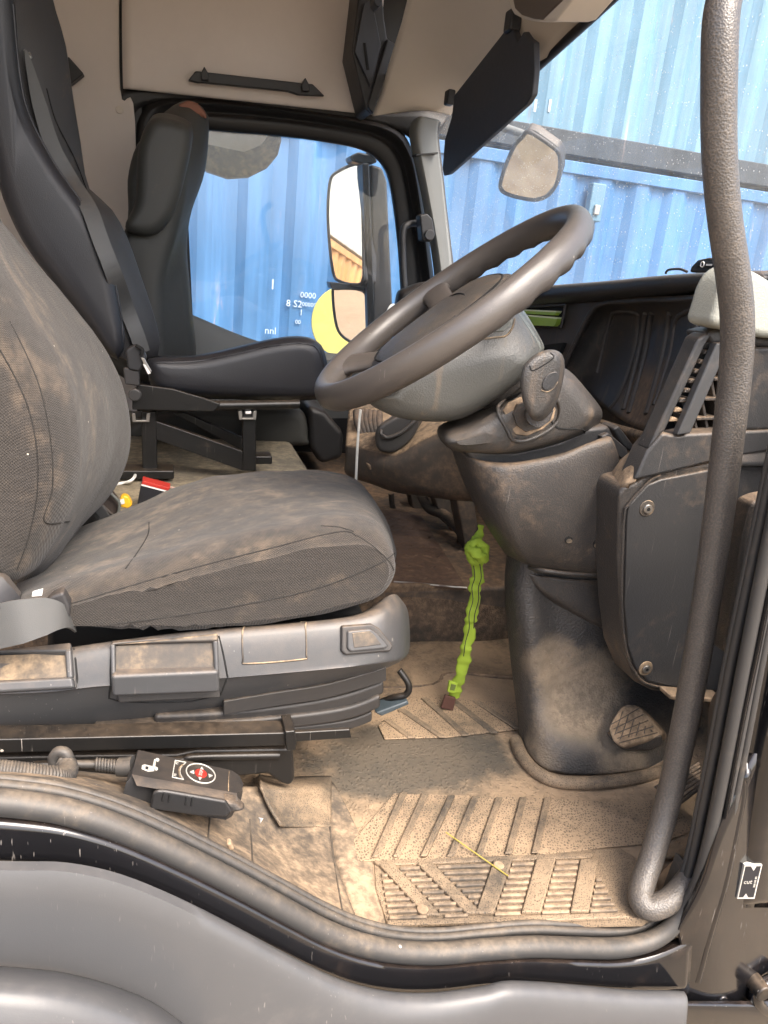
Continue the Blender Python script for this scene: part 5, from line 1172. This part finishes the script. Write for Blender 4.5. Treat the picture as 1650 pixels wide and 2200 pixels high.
# clip block at the upper right of the shroud
slab('clip_block', [(1290, 938), (1308, 930), (1348, 964), (1352, 980), (1338, 990)], 0.235, 0.06, M['plastic_clean'], sc, 0.003)
slab('clip_tab', [(1309, 940), (1318, 944), (1319, 953), (1311, 951)], 0.232, 0.01, M['black_void'], sc, 0)
slab('clip_arm', [(1316, 922), (1330, 914), (1366, 962), (1356, 972), (1340, 960)], 0.27, 0.04, M['plastic_clean'], sc, 0.004)
slab('gap_filler', [(1000, 966), (1110, 968), (1200, 948), (1262, 920), (1310, 914), (1326, 950), (1210, 1000), (1110, 1014), (1020, 1004)], 0.245, 0.08, M['plastic_clean'], sc, 0.008)
# stalk collar
col_ = loftY('collar', [(0.205, [(962, 945), (1010, 925), (1060, 895), (1110, 862), (1150, 826), (1192, 796), (1220, 806), (1256, 842), (1288, 886), (1276, 912), (1250, 934), (1180, 960), (1100, 976), (1020, 974), (975, 966)]),
    (0.30, [(950, 925), (1005, 905), (1058, 880), (1108, 848), (1150, 812), (1190, 786), (1222, 796), (1258, 834), (1292, 882), (1280, 912), (1252, 934), (1180, 960), (1100, 976), (1014, 974), (962, 962)]),
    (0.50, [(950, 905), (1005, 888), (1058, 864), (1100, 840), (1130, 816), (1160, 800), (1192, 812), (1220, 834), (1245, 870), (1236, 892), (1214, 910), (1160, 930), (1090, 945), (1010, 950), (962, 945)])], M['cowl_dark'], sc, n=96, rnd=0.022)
tcl = bvh(col_)
seam('collar_joint', tcl, [(1185, 905), (1200, 920), (1250, 922), (1256, 930)], 0.0014, M['black_void'], sc, 0, 3)
seam('collar_joint', tcl, [(1096, 846), (1106, 860), (1112, 868)], 0.0014, M['black_void'], sc, 0, 3)
_rp = [(1070, 884), (1084, 864), (1110, 852), (1150, 836), (1188, 850), (1202, 876), (1196, 905), (1170, 928), (1130, 945), (1102, 944), (1090, 925)]
_rp3 = [on(tcl, u, v, 0.002, 0.2) for u, v in _rp]
tube('stalk_recess_rim', _rp3, 0.0028, M['cowl_dark'], sc, closed=True, n=8)
onslab('stalk_recess', [(1082, 886), (1094, 868), (1120, 856), (1150, 846), (1180, 856), (1192, 878), (1186, 900), (1164, 920), (1130, 935), (1108, 932), (1096, 915)], 0.0005, 0.003, M['plastic_dirty'], sc, 0.001, tcl)
onslab('stalk_disc', [(1102, 892), (1112, 872), (1140, 860), (1170, 862), (1186, 880), (1178, 902), (1156, 918), (1126, 926), (1108, 912)], 0.003, 0.003, M['plastic'], sc, 0.001, tcl)
# upper cowl under the wheel
cw = [(790, 852), (860, 780), (950, 706), (1030, 664), (1086, 660), (1112, 672), (1148, 724), (1160, 752), (1150, 780), (1110, 818), (1060, 858), (1010, 890), (960, 904), (890, 902), (830, 888)]
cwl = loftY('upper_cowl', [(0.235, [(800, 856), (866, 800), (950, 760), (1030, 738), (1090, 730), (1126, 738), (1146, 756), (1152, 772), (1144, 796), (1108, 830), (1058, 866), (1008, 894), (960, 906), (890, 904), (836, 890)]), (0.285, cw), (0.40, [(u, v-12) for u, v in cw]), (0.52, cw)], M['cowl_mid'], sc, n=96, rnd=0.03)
loftY('cowl_top', [(0.262, [(960, 745), (1030, 706), (1088, 690), (1118, 700), (1148, 738), (1155, 762), (1130, 790), (1060, 800), (980, 790)]), (0.30, [(960, 700), (1030, 658), (1088, 654), (1115, 666), (1150, 720), (1163, 752), (1130, 770), (1060, 770), (980, 760)]), (0.51, [(960, 690), (1030, 650), (1088, 646), (1113, 662), (1146, 716), (1158, 748), (1130, 766), (1060, 766), (980, 756)])], M['cowl'], sc, n=72, rnd=0.03)  # lit upper face as a paler part, its light put into the colour
tcw = bvh(cwl, sc.children[-1])
onslab('cowl_badge', [(1020, 722), (1040, 716), (1082, 712), (1096, 700), (1100, 690), (1088, 676), (1050, 690)], 0.0005, 0.003, M['cowl'], sc, 0.001, tcw)
seam('cowl_seam', tcw, [(1026, 730), (1060, 726), (1086, 722), (1100, 706), (1106, 686)], 0.0016, M['tray'], sc, 0, 4)
adopt(sc)

lv = thing('stalk_paddle', 'brown-black paddle lever standing out of the steering column collar', 'lever', A(1150, 890, Y=0.2))
loftY('paddle', [(0.130, [(1120, 818), (1128, 786), (1150, 764), (1180, 752), (1202, 760), (1210, 784), (1205, 822), (1192, 862), (1172, 892), (1156, 902), (1140, 894), (1126, 862)]), (0.165, [(1118, 816), (1126, 784), (1150, 762), (1180, 750), (1204, 758), (1212, 784), (1207, 824), (1194, 866), (1174, 896), (1156, 904), (1138, 896), (1122, 862)])], M['cowl_dark'], lv, n=64, rnd=0.012)
_t = bvh(lv.children[-1])
onslab('paddle_button', [(1164, 830), (1170, 812), (1182, 801), (1196, 800), (1198, 812), (1188, 828), (1174, 838)], 0.0002, 0.0018, M['plastic_clean'], lv, 0.001, _t, rnd=4)
seam('paddle_joint', _t, [(1162, 838), (1176, 842), (1190, 834), (1198, 820)], 0.0008, M['tray'], lv, 0, 5)
seam('key_joint', _t, [(1138, 786), (1147, 796), (1188, 770), (1182, 758)], 0.0009, M['black_void'], lv, 0, 4)
tube('stem', LY([(1156, 892, .16), (1150, 890, .20), (1140, 888, .24)]), 0.016, M['plastic'], lv, n=12)
adopt(lv)

# ------------------------------------------------------------------ steering wheel
TH = R(40.0); CW = Vector((0.409, 0.375, 0.722)); RW = 0.227
E1 = Vector((math.cos(TH), 0, math.sin(TH))); EN = Vector((-math.sin(TH), 0.085, math.cos(TH))).normalized()
E1 = (E1-EN*E1.dot(EN)).normalized(); E2 = EN.cross(E1)
sw = thing('steering_wheel', 'worn brown-black leather steering wheel with finger-grip rim', 'steering wheel', CW)
def wp(a, b, c=0.0): return CW + E1*a + E2*b + EN*c
NB = 120; rim = []; V = []; Fs = []; K = 18
for i in range(NB):
    ph = 2*math.pi*i/NB; rad = E1*math.cos(ph)+E2*math.sin(ph); c = CW+rad*RW
    for k in range(K):
        a = 2*math.pi*k/K; ca, sa = math.cos(a), math.sin(a)
        rr = 0.0185
        w = 1.0
        if sa < -0.2:      # finger waves on the underside of the front half
            fade = max(0.0, min(1.0, (math.cos(ph)+0.15)*3)) * max(0.0, min(1.0, (1.05-math.cos(ph))*6))
            w = 1 + 0.10*fade*math.sin(ph*34)*(-sa)
        V.append(c + rad*(ca*rr*0.95*w) + EN*(sa*rr*1.2*w))
for i in range(NB):
    for k in range(K): Fs.append([i*K+k, i*K+(k+1) % K, ((i+1) % NB)*K+(k+1) % K, ((i+1) % NB)*K+k])
rimo = mesh('rim', V, Fs, M['wheel_leather'], sw, sharp=70)
def wring(cx, hx, hy, c, n=48, p=3.0):
    out = []
    for i in range(n):
        t = 2*math.pi*i/n; ct, st_ = math.cos(t), math.sin(t)
        out.append(wp(cx+hx*math.copysign(abs(ct)**(2/p), ct), hy*math.copysign(abs(st_)**(2/p), st_), c))
    return out
hub = loft('hub_pad', [wring(-0.02, 0.075, 0.070, -0.050), wring(-0.02, 0.118, 0.098, -0.040), wring(-0.02, 0.128, 0.106, -0.026), wring(-0.02, 0.123, 0.102, -0.010), wring(-0.018, 0.104, 0.084, 0.000), wring(-0.016, 0.060, 0.046, 0.005)], M['cowl_dark'], sw)
tube('pad_joint', wring(-0.02, 0.112, 0.092, -0.0035, 40), 0.0016, M['black_void'], hub, closed=True, n=6, smooth_n=1)
tube('pad_joint', [wp(-0.02, 0.09, -0.003), wp(0.02, 0.05, 0.003), wp(0.03, 0.0, 0.006), wp(0.02, -0.05, 0.003), wp(-0.02, -0.09, -0.003)], 0.0012, M['black_void'], hub, n=6)
loft('hub_boss', [wring(0, 0.05, 0.05, -0.16), wring(0, 0.07, 0.075, -0.10), wring(0, 0.075, 0.08, -0.055)], M['plastic'], sw)
def spoke(a, wid, nm='spoke'):
    d = Vector((math.cos(a), math.sin(a))); q = Vector((-d.y, d.x)); rings = []
    for s, hw, ht, off in ((0.070, wid*0.9, 0.014, -0.042), (0.12, wid*0.75, 0.012, -0.034), (0.165, wid*0.6, 0.011, -0.018), (0.20, wid*0.62, 0.012, -0.006), (0.222, wid*0.85, 0.011, 0.0)):
        ring = []
        for k in range(20):
            t = 2*math.pi*k/20; x = hw*math.copysign(abs(math.cos(t))**0.7, math.cos(t)); y = ht*math.sin(t)
            p = d*s + q*x; ring.append(wp(p.x, p.y, off+y))
        rings.append(ring)
    return loft(nm, rings, M['wheel_leather'], sw)
for a in (R(76), R(-76)): spoke(a, 0.040)
for a in (R(138), R(-138)): spoke(a, 0.046)
# spoke trims / switch pod
for sgn in (1, -1):
    r0 = [wp(0.020+0.024*math.cos(t*math.pi/10), sgn*(0.100+0.026*math.sin(t*math.pi/10)), -0.020) for t in range(20)]
    extr('switch_pod', r0, EN*-0.012, M['plastic_clean'], sw, 0.003)
    r1 = [wp(0.020+0.012*math.cos(t*math.pi/8), sgn*(0.100+0.012*math.sin(t*math.pi/8)), -0.018) for t in range(16)]
    extr('switch_button', r1, EN*-0.006, M['plastic'], sw, 0.002)
adopt(sw)

# ------------------------------------------------------------------ entry grab handle
gh = thing('entry_grab_handle', 'long bent leather-grain grab handle standing at the front of the doorway', 'grab handle', A(1400, 1950, Z=0.0))
hp = [(1590, -70, 0.02), (1562, -18, -0.01), (1549, 40, -0.025), (1545, 150, -0.03), (1545, 320, -0.03), (1556, 460, -0.03), (1576, 600, -0.03), (1584, 690, -0.03), (1580, 800, -0.03), (1562, 960, -0.035), (1538, 1150, -0.04), (1505, 1370, -0.045), (1470, 1560, -0.05), (1438, 1710, -0.06), (1404, 1830, -0.08), (1380, 1900, -0.10), (1378, 1936, -0.115), (1400, 1950, -0.124), (1444, 1930, -0.124), (1484, 1880, -0.11)]
tube('grip', LY(hp), [0.0172]*6 + [0.0178, 0.018, 0.018, 0.0178, 0.0174, 0.017, 0.0168, 0.0165, 0.016, 0.016, 0.016, 0.016, 0.0155, 0.014], M['handle_leather'], gh, n=20, smooth_n=8)
slab('foot_plate', [(1450, 1905), (1486, 1870), (1500, 1880), (1478, 1935), (1440, 1975), (1400, 1985), (1410, 1960)], -0.09, 0.03, M['plastic_dirty'], gh, 0.004)
adopt(gh)

# ------------------------------------------------------------------ kick panel and near trim by the door
patch('kick_panel', [
    L([(1600, 1420), (1562, 1490), (1544, 1600), (1522, 1700), (1498, 1820), (1470, 1920), (1430, 1990)], Y=-0.10),
    LY([(1570, 1440, -.03), (1542, 1495, -.03), (1528, 1594, -.03), (1512, 1680, -.03), (1488, 1795, -.03), (1478, 1860, -.06), (1430, 1968, -.095)]),
    LY([(1555, 1470, .04), (1526, 1509, .04), (1518, 1594, .04), (1506, 1670, .035), (1481, 1790, .03), (1474, 1830, 0.0), (1425, 1950, -0.08)])], M['plastic_brown'], cab, n=5, m=5, solid=0.006)
slab('door_trim_strip', [(1616, 1082), (1640, 1072), (1700, 1060), (1700, 1180), (1640, 1200), (1592, 1412), (1556, 1404), (1576, 1290), (1598, 1150)], -0.03, 0.03, M['plastic'], cab, 0.006)
slab('under_panel_edge', [(1440, 1494), (1556, 1502), (1560, 1512), (1440, 1504)], 0.10, 0.03, M['plastic_dirty'], cab, 0.003)
patch('near_dash_side', [L([(1590, 720), (1660, 720), (1760, 720)], Y=0.145), L([(1580, 900), (1660, 900), (1760, 900)], Y=0.145), L([(1560, 1000), (1640, 1000), (1760, 1000)], Y=0.12)], M['plastic_clean'], cab, solid=0.01)
box('wing_skin', (0.86, -0.16, -0.9), (1.10, 0.04, 0.74), M['paint'], cab, 0.02)
slab('sill_corner', [(1380, 1985), (1420, 1990), (1466, 1935), (1492, 1870), (1470, 1850), (1440, 1930)], -0.10, 0.02, M['sill'], cab, 0.004)

# ------------------------------------------------------------------ pedals
bp_ = thing('brake_pedal', 'dusty rubber brake pedal with criss-cross grooves', 'pedal', A(1370, 1600, Y=0.2))
pad = [(1306, 1566), (1316, 1545), (1334, 1518), (1350, 1512), (1372, 1516), (1398, 1542), (1424, 1572), (1420, 1584), (1380, 1596), (1336, 1608), (1318, 1596)]
_P = [A(u, v, Y=0.165-(v-1560)*0.0004) for u, v in pad]
extr('pad', _P, (0.03, 0.02, -0.022), M['plastic_dirty'], bp_, 0.006)
_tp = bvh(bp_.children[-1])
for k in range(6):
    a0 = (1316+k*17, 1592-k*4); a1 = (1338+k*12, 1528+k*8)
    seam('groove', _tp, [a0, a1], 0.0009, M['plastic'], bp_.children[0], 0.0005, 4)
for k in range(5):
    a0 = (1314+k*4, 1556+k*10); a1 = (1372+k*10, 1522+k*13)
    seam('groove', _tp, [a0, a1], 0.0009, M['plastic'], bp_.children[0], 0.0005, 4)
slab('pad_side', [(1322, 1600), (1424, 1578), (1428, 1600), (1400, 1614), (1340, 1614)], 0.155, 0.04, M['plastic'], bp_, 0.006)
tube('arm', LY([(1400, 1580, .25), (1440, 1550, .30), (1480, 1500, .35), (1500, 1420, .4)]), 0.012, M['steel_black'], bp_)
adopt(bp_)
ap = thing('accelerator_pedal', 'ribbed accelerator pedal at the foot of the column', 'pedal', A(1470, 1710, Z=0.0))
_a = [A(1404, 1690, Y=0.055), A(1500, 1636, Y=0.075), A(1506, 1694, Y=0.03), A(1466, 1726, Y=0.02)]
extr('plate', _a, (0.01, 0.012, -0.012), M['plastic'], ap, 0.003)
for k in range(7):
    f = (k+0.5)/7
    p = _a[0].lerp(_a[3], f); q_ = _a[1].lerp(_a[2], f)
    tube('rib', [p+Vector((-0.001, -0.002, 0.002)), q_+Vector((-0.001, -0.002, 0.002))], 0.003, M['sill'], ap, n=6, smooth_n=1)
adopt(ap)

# ------------------------------------------------------------------ lime strap
ls = thing('lime_strap', 'gathered lime green webbing strap hanging from under the column', 'strap', A(965, 1515, Y=0.40))
lp = [(1034, 1128, .37), (1029, 1150, .37), (1022, 1172, .365), (1023, 1200, .36), (1027, 1230, .36), (1021, 1262, .36), (1018, 1300, .36), (1010, 1335, .36), (1008, 1368, .36), (999, 1402, .362), (994, 1435, .366), (983, 1468, .372), (974, 1496, .380)]
_th = [0.0]
for _ in range(400): _th.append(_th[-1]+random.uniform(0.45, 1.05))
_am = [0.10+0.08*math.sin(i*0.21)+0.05*math.sin(i*0.53) for i in range(401)]
def gather(i, ph): return 0.95 + _am[i]*math.sin(_th[i]) + 0.10*math.sin(_th[i]*0.5+ph) + 0.10*math.sin(2*ph+_th[i]*0.37)
tube('webbing', LY(lp), [0.005, 0.0075, 0.013, 0.0115, 0.0115, 0.011, 0.0105, 0.011, 0.0105, 0.011, 0.0115, 0.0115, 0.0115], M['lime'], ls, n=18, smooth_n=14, flat=0.5, side=(-0.3, -1, 0), wob=gather)
tube('knot', LY([(1008, 1184, .350), (1016, 1168, .345), (1032, 1168, .345), (1042, 1184, .345), (1034, 1200, .35), (1016, 1202, .35)]), 0.008, M['lime'], ls, closed=True, n=12, wob=lambda i, ph: 1+0.22*math.sin(i*0.9+ph*2)+0.1*math.sin(i*2.3+3*ph))
tube('knot_tuck', LY([(1006, 1178, .345), (1020, 1186, .335), (1034, 1196, .335), (1044, 1204, .345)]), [0.006, 0.0095, 0.0095, 0.005], M['lime'], ls, n=12, wob=lambda i, ph: 1+0.2*math.sin(i*1.1+ph*3))
tube('cord', LY([(1016, 1206, .346), (1020, 1240, .345), (1014, 1262, .345), (1016, 1290, .345), (1008, 1320, .345), (1008, 1350, .346), (1000, 1380, .347), (996, 1410, .35)]), 0.0009, M['black_card'], ls, n=6)
tube('cord', LY([(1030, 1206, .346), (1034, 1240, .345), (1028, 1262, .345), (1028, 1290, .345), (1020, 1320, .345), (1018, 1350, .346)]), 0.0009, M['black_card'], ls, n=6)
M_br = flat('brown_leather', (0.07, 0.03, 0.022), 0.6)
slab('end_tag', [(957, 1494), (980, 1500), (974, 1528), (948, 1522)], 0.365, 0.006, M_br, ls, 0.002)
slab('stitch_patch', [(966, 1464), (984, 1468), (978, 1490), (962, 1487)], 0.360, 0.006, M['lime'], ls, 0.001)
slab('stitch_print', [(970, 1470), (980, 1472), (976, 1484), (967, 1482)], 0.3585, 0.002, flat('lime_dark', (0.10, 0.13, 0.03), 0.8), ls, 0)
adopt(ls)

# ------------------------------------------------------------------ remote control pendant
rc = thing('remote_control', 'black wired remote control with red STOP button lying on the sill', 'remote control', A(400, 1740, Y=-0.02))
Q1, Q2, Q3, Q4 = A(297, 1611, Y=0.040), A(512, 1658, Y=0.040), A(520, 1702, Y=-0.022), A(283, 1663, Y=-0.022)
ex = (Q2-Q1).normalized(); nz = ex.cross(Q1-Q4).normalized()
if nz.z < 0: nz = -nz
ey = nz.cross(ex)
if ey.dot(Q1-Q4) < 0: ey = -ey
def rp(u, v, off=0.0):
    d = ray(u, v); t = (Q4-CAM).dot(nz)/d.dot(nz); return CAM+d*t+nz*off
_top = [rp(u, v) for u, v in ((297, 1611), (498, 1655), (514, 1666), (523, 1684), (520, 1698), (508, 1704), (283, 1664))]
_bot = [p - nz*0.034 for p in _top]
def off2(P, d):
    c = sum(P, Vector())/len(P); return [p+(p-c).normalized()*d for p in P]
loft('body', [off2(_bot, -0.004), _bot, off2([p-nz*0.010 for p in _top], 0.003), off2([p-nz*0.006 for p in _top], 0.001), _top], M['remote_plastic'], rc, sharp=30)
# light bevel band along the near edge
_tb = bvh(rc.children[-1])
b1 = [(284, 1667), (508, 1707), (516, 1720), (500, 1722), (294, 1687)]
_bb = [rp(283, 1665, 0.0005), rp(508, 1705, 0.0005), A(512, 1722, Y=-0.034), A(294, 1688, Y=-0.036)]
mesh('bevel_band', _bb+[p+Vector((0, 0.006, -0.004)) for p in _bb], [[0, 1, 2, 3], [7, 6, 5, 4], [0, 4, 5, 1], [1, 5, 6, 2], [2, 6, 7, 3], [3, 7, 4, 0]], M['seat_plastic'], rc)
slab('holder', [(328, 1706), (338, 1699), (356, 1700), (486, 1722), (500, 1745), (484, 1757), (420, 1754), (322, 1740)], -0.046, 0.006, M['remote_plastic'], rc, 0.004)
for u in (350, 363, 399, 412):
    slab('holder_slot', [(u, 1704+(u-350)*0.16), (u+5, 1705+(u-350)*0.16), (u+2, 1724+(u-350)*0.16), (u-3, 1723+(u-350)*0.16)], -0.0475, 0.003, M['black_void'], rc, 0.001)
slab('holder_tip', [(478, 1722), (505, 1727), (530, 1745), (486, 1752)], -0.040, 0.02, M['plastic'], rc, 0.006)
def rshape(name, pix, off, th, mat, bev=0): return extr(name, [rp(u, v, off) for u, v in pix], -nz*th, mat, rc, bev)
def rell(cu, cv, a, b, n=28, tilt=0.10): return [(cu+a*math.cos(2*math.pi*i/n)-tilt*0*b, cv+b*math.sin(2*math.pi*i/n)+a*math.cos(2*math.pi*i/n)*0.20) for i in range(n)]
tube('button_ring', [rp(u, v, 0.0002) for u, v in rell(431, 1662, 31, 20)], 0.0009, M['print_white'], rc, closed=True, n=6, smooth_n=2)
rshape('stop_button', rell(431, 1663, 13, 8.5), 0.0016, 0.0016, M['red'], 0.0005)
for pix in ([(428, 1655), (437, 1654), (433, 1648)], [(426, 1670), (434, 1671), (429, 1677)], [(416, 1655), (417, 1663), (408, 1659)], [(447, 1663), (449, 1671), (457, 1667)]):
    rshape('arrow_print', pix, 0.0007, 0.0007, M['print_white'])
_o = rp(431, 1663, 0.0018); text('stop_print', 'STOP', 0.0062, _o, rp(435, 1650, 0)-rp(428, 1676, 0), rp(420, 1661, 0)-rp(440, 1665, 0), M['print_white'], rc, 0.0001)
for pl_ in ([(376, 1634), (399, 1638)], [(376, 1634), (370, 1670)], [(370, 1670), (394, 1675)]):
    tube('legend_line', [rp(*pl_[0], 0.0002), rp(*pl_[1], 0.0002)], 0.0007, M['print_white'], rc, n=6, smooth_n=1)
tube('legend_line', [rp(399, 1638, 0.0002), rp(388, 1650, 0.0002), rp(387, 1662, 0.0002), rp(394, 1675, 0.0002)], 0.0007, M['print_white'], rc, n=6)
tube('legend_line', [rp(392, 1644, 0.0002), rp(385, 1652, 0.0002), rp(385, 1664, 0.0002), rp(388, 1672, 0.0002)], 0.0012, M['tray'], rc, n=6)
for s_, u, v in (('M2', 380, 1640), ('M1', 376, 1665)):
    text('legend_print', s_, 0.0055, rp(u, v, 0.0004), rp(u+4, v-13)-rp(u, v+13), rp(u-10, v-2)-rp(u+10, v+2), M['print_white'], rc, 0.0001)
# lorry pictogram
rshape('pictogram_cab', [(305, 1645), (311, 1643), (330, 1648), (331, 1657), (318, 1658), (304, 1652)], 0.0006, 0.0006, M['print_white'])
rshape('pictogram_window', [(312, 1648), (318, 1649), (318, 1655), (312, 1653)], 0.0011, 0.0006, M['black_card'])
rshape('pictogram_mast', [(331, 1632), (335, 1631), (333, 1650), (327, 1650)], 0.0006, 0.0006, M['print_white'])
for (u, v) in ((335, 1652), (338, 1633)): rshape('pictogram_wheel', rell(u, v, 4, 3.4, 12), 0.0008, 0.0008, M['print_white'])
seam('cap_line', _tb, [(493, 1652), (491, 1675), (491, 1700)], 0.0007, M['tray'], rc, 0, 3)
# strain relief, lead and coiled cable
tube('strain_relief', LY([(286, 1646, .012), (268, 1648, .014), (254, 1648, .016)]), [0.0115, 0.011, 0.0105], M['rubber'], rc, n=14)
for k in range(8): 
    f = k/7; c = A(252-44*f, 1647-5*f, Y=0.016); tube('relief_ring', [c+Vector((0.0065*0, 0.0062*math.cos(a*math.pi/6), 0.0062*math.sin(a*math.pi/6))) for a in range(12)], 0.0016, M['rubber'], rc, closed=True, n=6, smooth_n=1)
tube('lead', LY([(258, 1648, .016), (210, 1643, .018), (170, 1642, .02), (148, 1640, .02)]), 0.0045, M['rubber'], rc, n=10)
tube('lead_eye', LY([(148, 1640, .02), (142, 1620, .022), (126, 1616, .024), (116, 1630, .024), (122, 1646, .022), (140, 1648, .02)]), 0.0068, M['rubber'], rc, closed=True, n=12)
path = crom(LY([(-60, 1654, -.03), (0, 1656, -.03), (60, 1662, -.03), (110, 1668, -.025), (138, 1668, -.01), (146, 1652, .01), (140, 1640, .02)]), 12)
path = resample(path, 430)
HV = []
turns = 44; _prev = Vector((0, 0, 1))
for i, c in enumerate(path):
    tg = (path[min(i+1, len(path)-1)]-path[max(i-1, 0)]).normalized(); a = (_prev-tg*_prev.dot(tg)).normalized(); _prev = a; b = tg.cross(a)
    th_ = 2*math.pi*turns*i/len(path); HV.append(c+(a*math.cos(th_)+b*math.sin(th_))*0.0095)
tube('coiled_cable', HV, 0.0022, M['rubber'], rc, n=6, smooth_n=1)
adopt(rc)

# ------------------------------------------------------------------ loose things
o = tube('white_cable', LY([(775, 880, .70), (772, 905, .70), (768, 960, .70), (765, 1030, .70), (766, 1060, .70)]), 0.0028, M['cable_white'], n=8); tag(o, 'thin white cable hanging straight down below the steering wheel', 'cable')
o = tube('charging_lead', LY([(826, 690, .72), (832, 672, .72), (842, 656, .72), (856, 660, .72), (872, 672, .72)]), 0.003, M['cable_white'], n=8); tag(o, 'short bend of white lead showing above the wheel rim', 'cable')
zt = ZT+0.004
o = tube('usb_cable', [A(232, 1044, Z=zt), A(262, 1038, Z=zt), A(282, 1032, Z=zt+0.01), A(290, 1018, Z=zt+0.012), A(268, 1014, Z=zt), A(246, 1018, Z=zt)], 0.0035, M['cable_white'], n=8); tag(o, 'looped white cable on the engine cover behind the driver seat', 'cable')
o = tube('pink_cord', [A(288, 1014, Z=zt), A(312, 1028, Z=zt+0.004), A(340, 1040, Z=zt), A(380, 1050, Z=zt)], 0.0025, flat('cord', (0.55, 0.38, 0.32), 0.6), n=8); tag(o, 'thin pinkish cord lying beside the red-striped box', 'cord')
pb = thing('striped_box', 'small black box with red and white stripe behind the driver cushion', 'box', A(330, 1060, Z=ZT))
_a = [A(302, 1042, Z=ZT+0.05), A(362, 1054, Z=ZT+0.05), A(400, 1085, Z=ZT+0.03), A(290, 1090, Z=ZT+0.03)]
slab('carton', [(304, 1036), (364, 1050), (364, 1100), (292, 1100)], 0.76, 0.03, M['black_card'], pb, 0.002)
slab('red_stripe', [(306, 1033), (366, 1048), (362, 1055), (304, 1040)], 0.757, 0.034, M['red'], pb, 0.001)
slab('white_stripe', [(304, 1040), (358, 1053), (356, 1057), (303, 1043)], 0.758, 0.03, M['white'], pb, 0)
adopt(pb)
o = slab('snack_wrapper', [(258, 1068), (266, 1064), (276, 1068), (285, 1085), (276, 1094), (257, 1090)], 0.70, 0.02, M['yellow_wrap'], bevel=0.004); tag(o, 'crumpled yellow wrapper between driver seat and striped box', 'wrapper')
_w = slab('wrapper_print', [(258, 1074), (266, 1072), (268, 1082), (258, 1084)], 0.697, 0.004, M['white'], o, 0)
bx_ = thing('brown_carrier', 'dark brown folded carrier wedged behind the driver seat', 'bag', A(230, 1110, Z=0.2))
slab('panel', [(200, 1062), (226, 1044), (252, 1076), (256, 1100), (240, 1125), (200, 1125)], 0.66, 0.03, flat('carrier_brown', (0.06, 0.045, 0.038), 0.6), bx_, 0.004)
tube('frame_bar', LY([(202, 1060, .655), (222, 1088, .65), (248, 1112, .65)]), 0.003, M['plastic'], bx_, n=8)
tube('frame_bar', LY([(224, 1044, .655), (240, 1062, .65), (256, 1080, .65), (254, 1104, .65)]), 0.003, M['cowl'], bx_, n=8)
slab('grey_flap', [(196, 1080), (206, 1072), (228, 1095), (240, 1115), (220, 1125), (196, 1118)], 0.645, 0.01, M['seat_plastic'], bx_, 0.003)
slab('dark_flap', [(150, 1130), (196, 1098), (214, 1118), (200, 1135), (160, 1150)], 0.63, 0.02, M['black_void'], bx_, 0.003)
adopt(bx_)
o = slab('paper_scrap', [(70, 1272), (92, 1266), (90, 1280), (68, 1282)], 0.10, 0.003, M['white'], bevel=0.0005); tag(o, 'tiny white paper scrap at the rear corner of the driver cushion', 'paper')
o = slab('white_bottle', [(384, 984), (396, 982), (446, 988), (448, 996), (384, 1000)], 1.25, 0.03, M['white'], bevel=0.006); tag(o, 'small white bottle lying under the middle seat frame', 'bottle')
o = tube('straw', [A(958, 1788, Z=0.0095), A(1020, 1832, Z=0.0095), A(1092, 1882, Z=0.0095)], 0.0010, M['straw'], n=6); tag(o, 'thin yellow stalk lying across the mat and sill tread', 'stalk')
_p = A(561, 1766, Y=-0.03)
o = mesh('white_chip', [A(555, 1756, Y=-0.035), A(566, 1758, Y=-0.03), A(559, 1769, Y=-0.04), A(560, 1760, Y=-0.045)], [[0, 1, 2], [0, 1, 3], [1, 2, 3], [2, 0, 3]], M['white']); tag(o, 'small white pointed chip on the sill beside the remote', 'chip')
for i, (pix, mt, x, lab_) in enumerate((([(1112, 664), (1196, 668), (1192, 674), (1108, 670)], 'card_pale', 0.862, 'uppermost pale green card in the dash slot'), ([(1106, 674), (1198, 682), (1194, 690), (1104, 682)], 'card_pale', 0.858, 'middle pale green card in the dash slot'), ([(1110, 682), (1196, 690), (1190, 698), (1112, 694)], 'card_green', 0.860, 'lowest dark green card in the dash slot'))):
    P = [A(u, v, X=x) for u, v in pix]
    o = extr('card', P, (0.016, 0, 0.001), M[mt], None, 0.0006); tag(o, lab_, 'card', 'cards in the dash slot')
    e = extr('card_edge', [A(u, v+3, X=x-0.0006) for u, v in pix], (0.01, 0, 0), M['card_green'], o, 0)
dc = thing('dash_device', 'small dark device with white mark standing on the dash top by the handle', 'device', A(1505, 585, X=0.9))
_P = [A(u, v, X=0.90) for u, v in ((1480, 585), (1484, 572), (1498, 558), (1520, 553), (1560, 553), (1560, 585))]
extr('case', _P, (0.03, 0, 0), M['plastic_clean'], dc, 0.004)
_P = [A(u, v, X=0.896) for u, v in ((1497, 572), (1500, 563), (1536, 562), (1536, 574))]
extr('screen', _P, (0.006, 0, 0), M['black_card'], dc, 0.001)
_c = A(1509, 568, X=0.8955); tube('logo', [_c+Vector((0, 0.0045*math.cos(a*math.pi/6), 0.0045*math.sin(a*math.pi/6))) for a in range(12)], 0.0011, M['white'], dc, closed=True, n=6, smooth_n=1)
_c = A(1523, 569, X=0.8955); extr('logo_print', [_c+Vector((0, dy, dz)) for dy, dz in ((-0.008, -0.0015), (0.008, -0.0015), (0.008, 0.0015), (-0.008, 0.0015))], (0.001, 0, 0), M['white'], dc, 0)
adopt(dc)
o = tube('dash_clip', [A(1430, 588, X=0.88), A(1436, 580, X=0.88), A(1460, 578, X=0.88), A(1476, 584, X=0.88)], 0.0022, M['plastic_clean'], n=8); tag(o, 'small dark clip lying on the dash pad beside the device', 'clip')
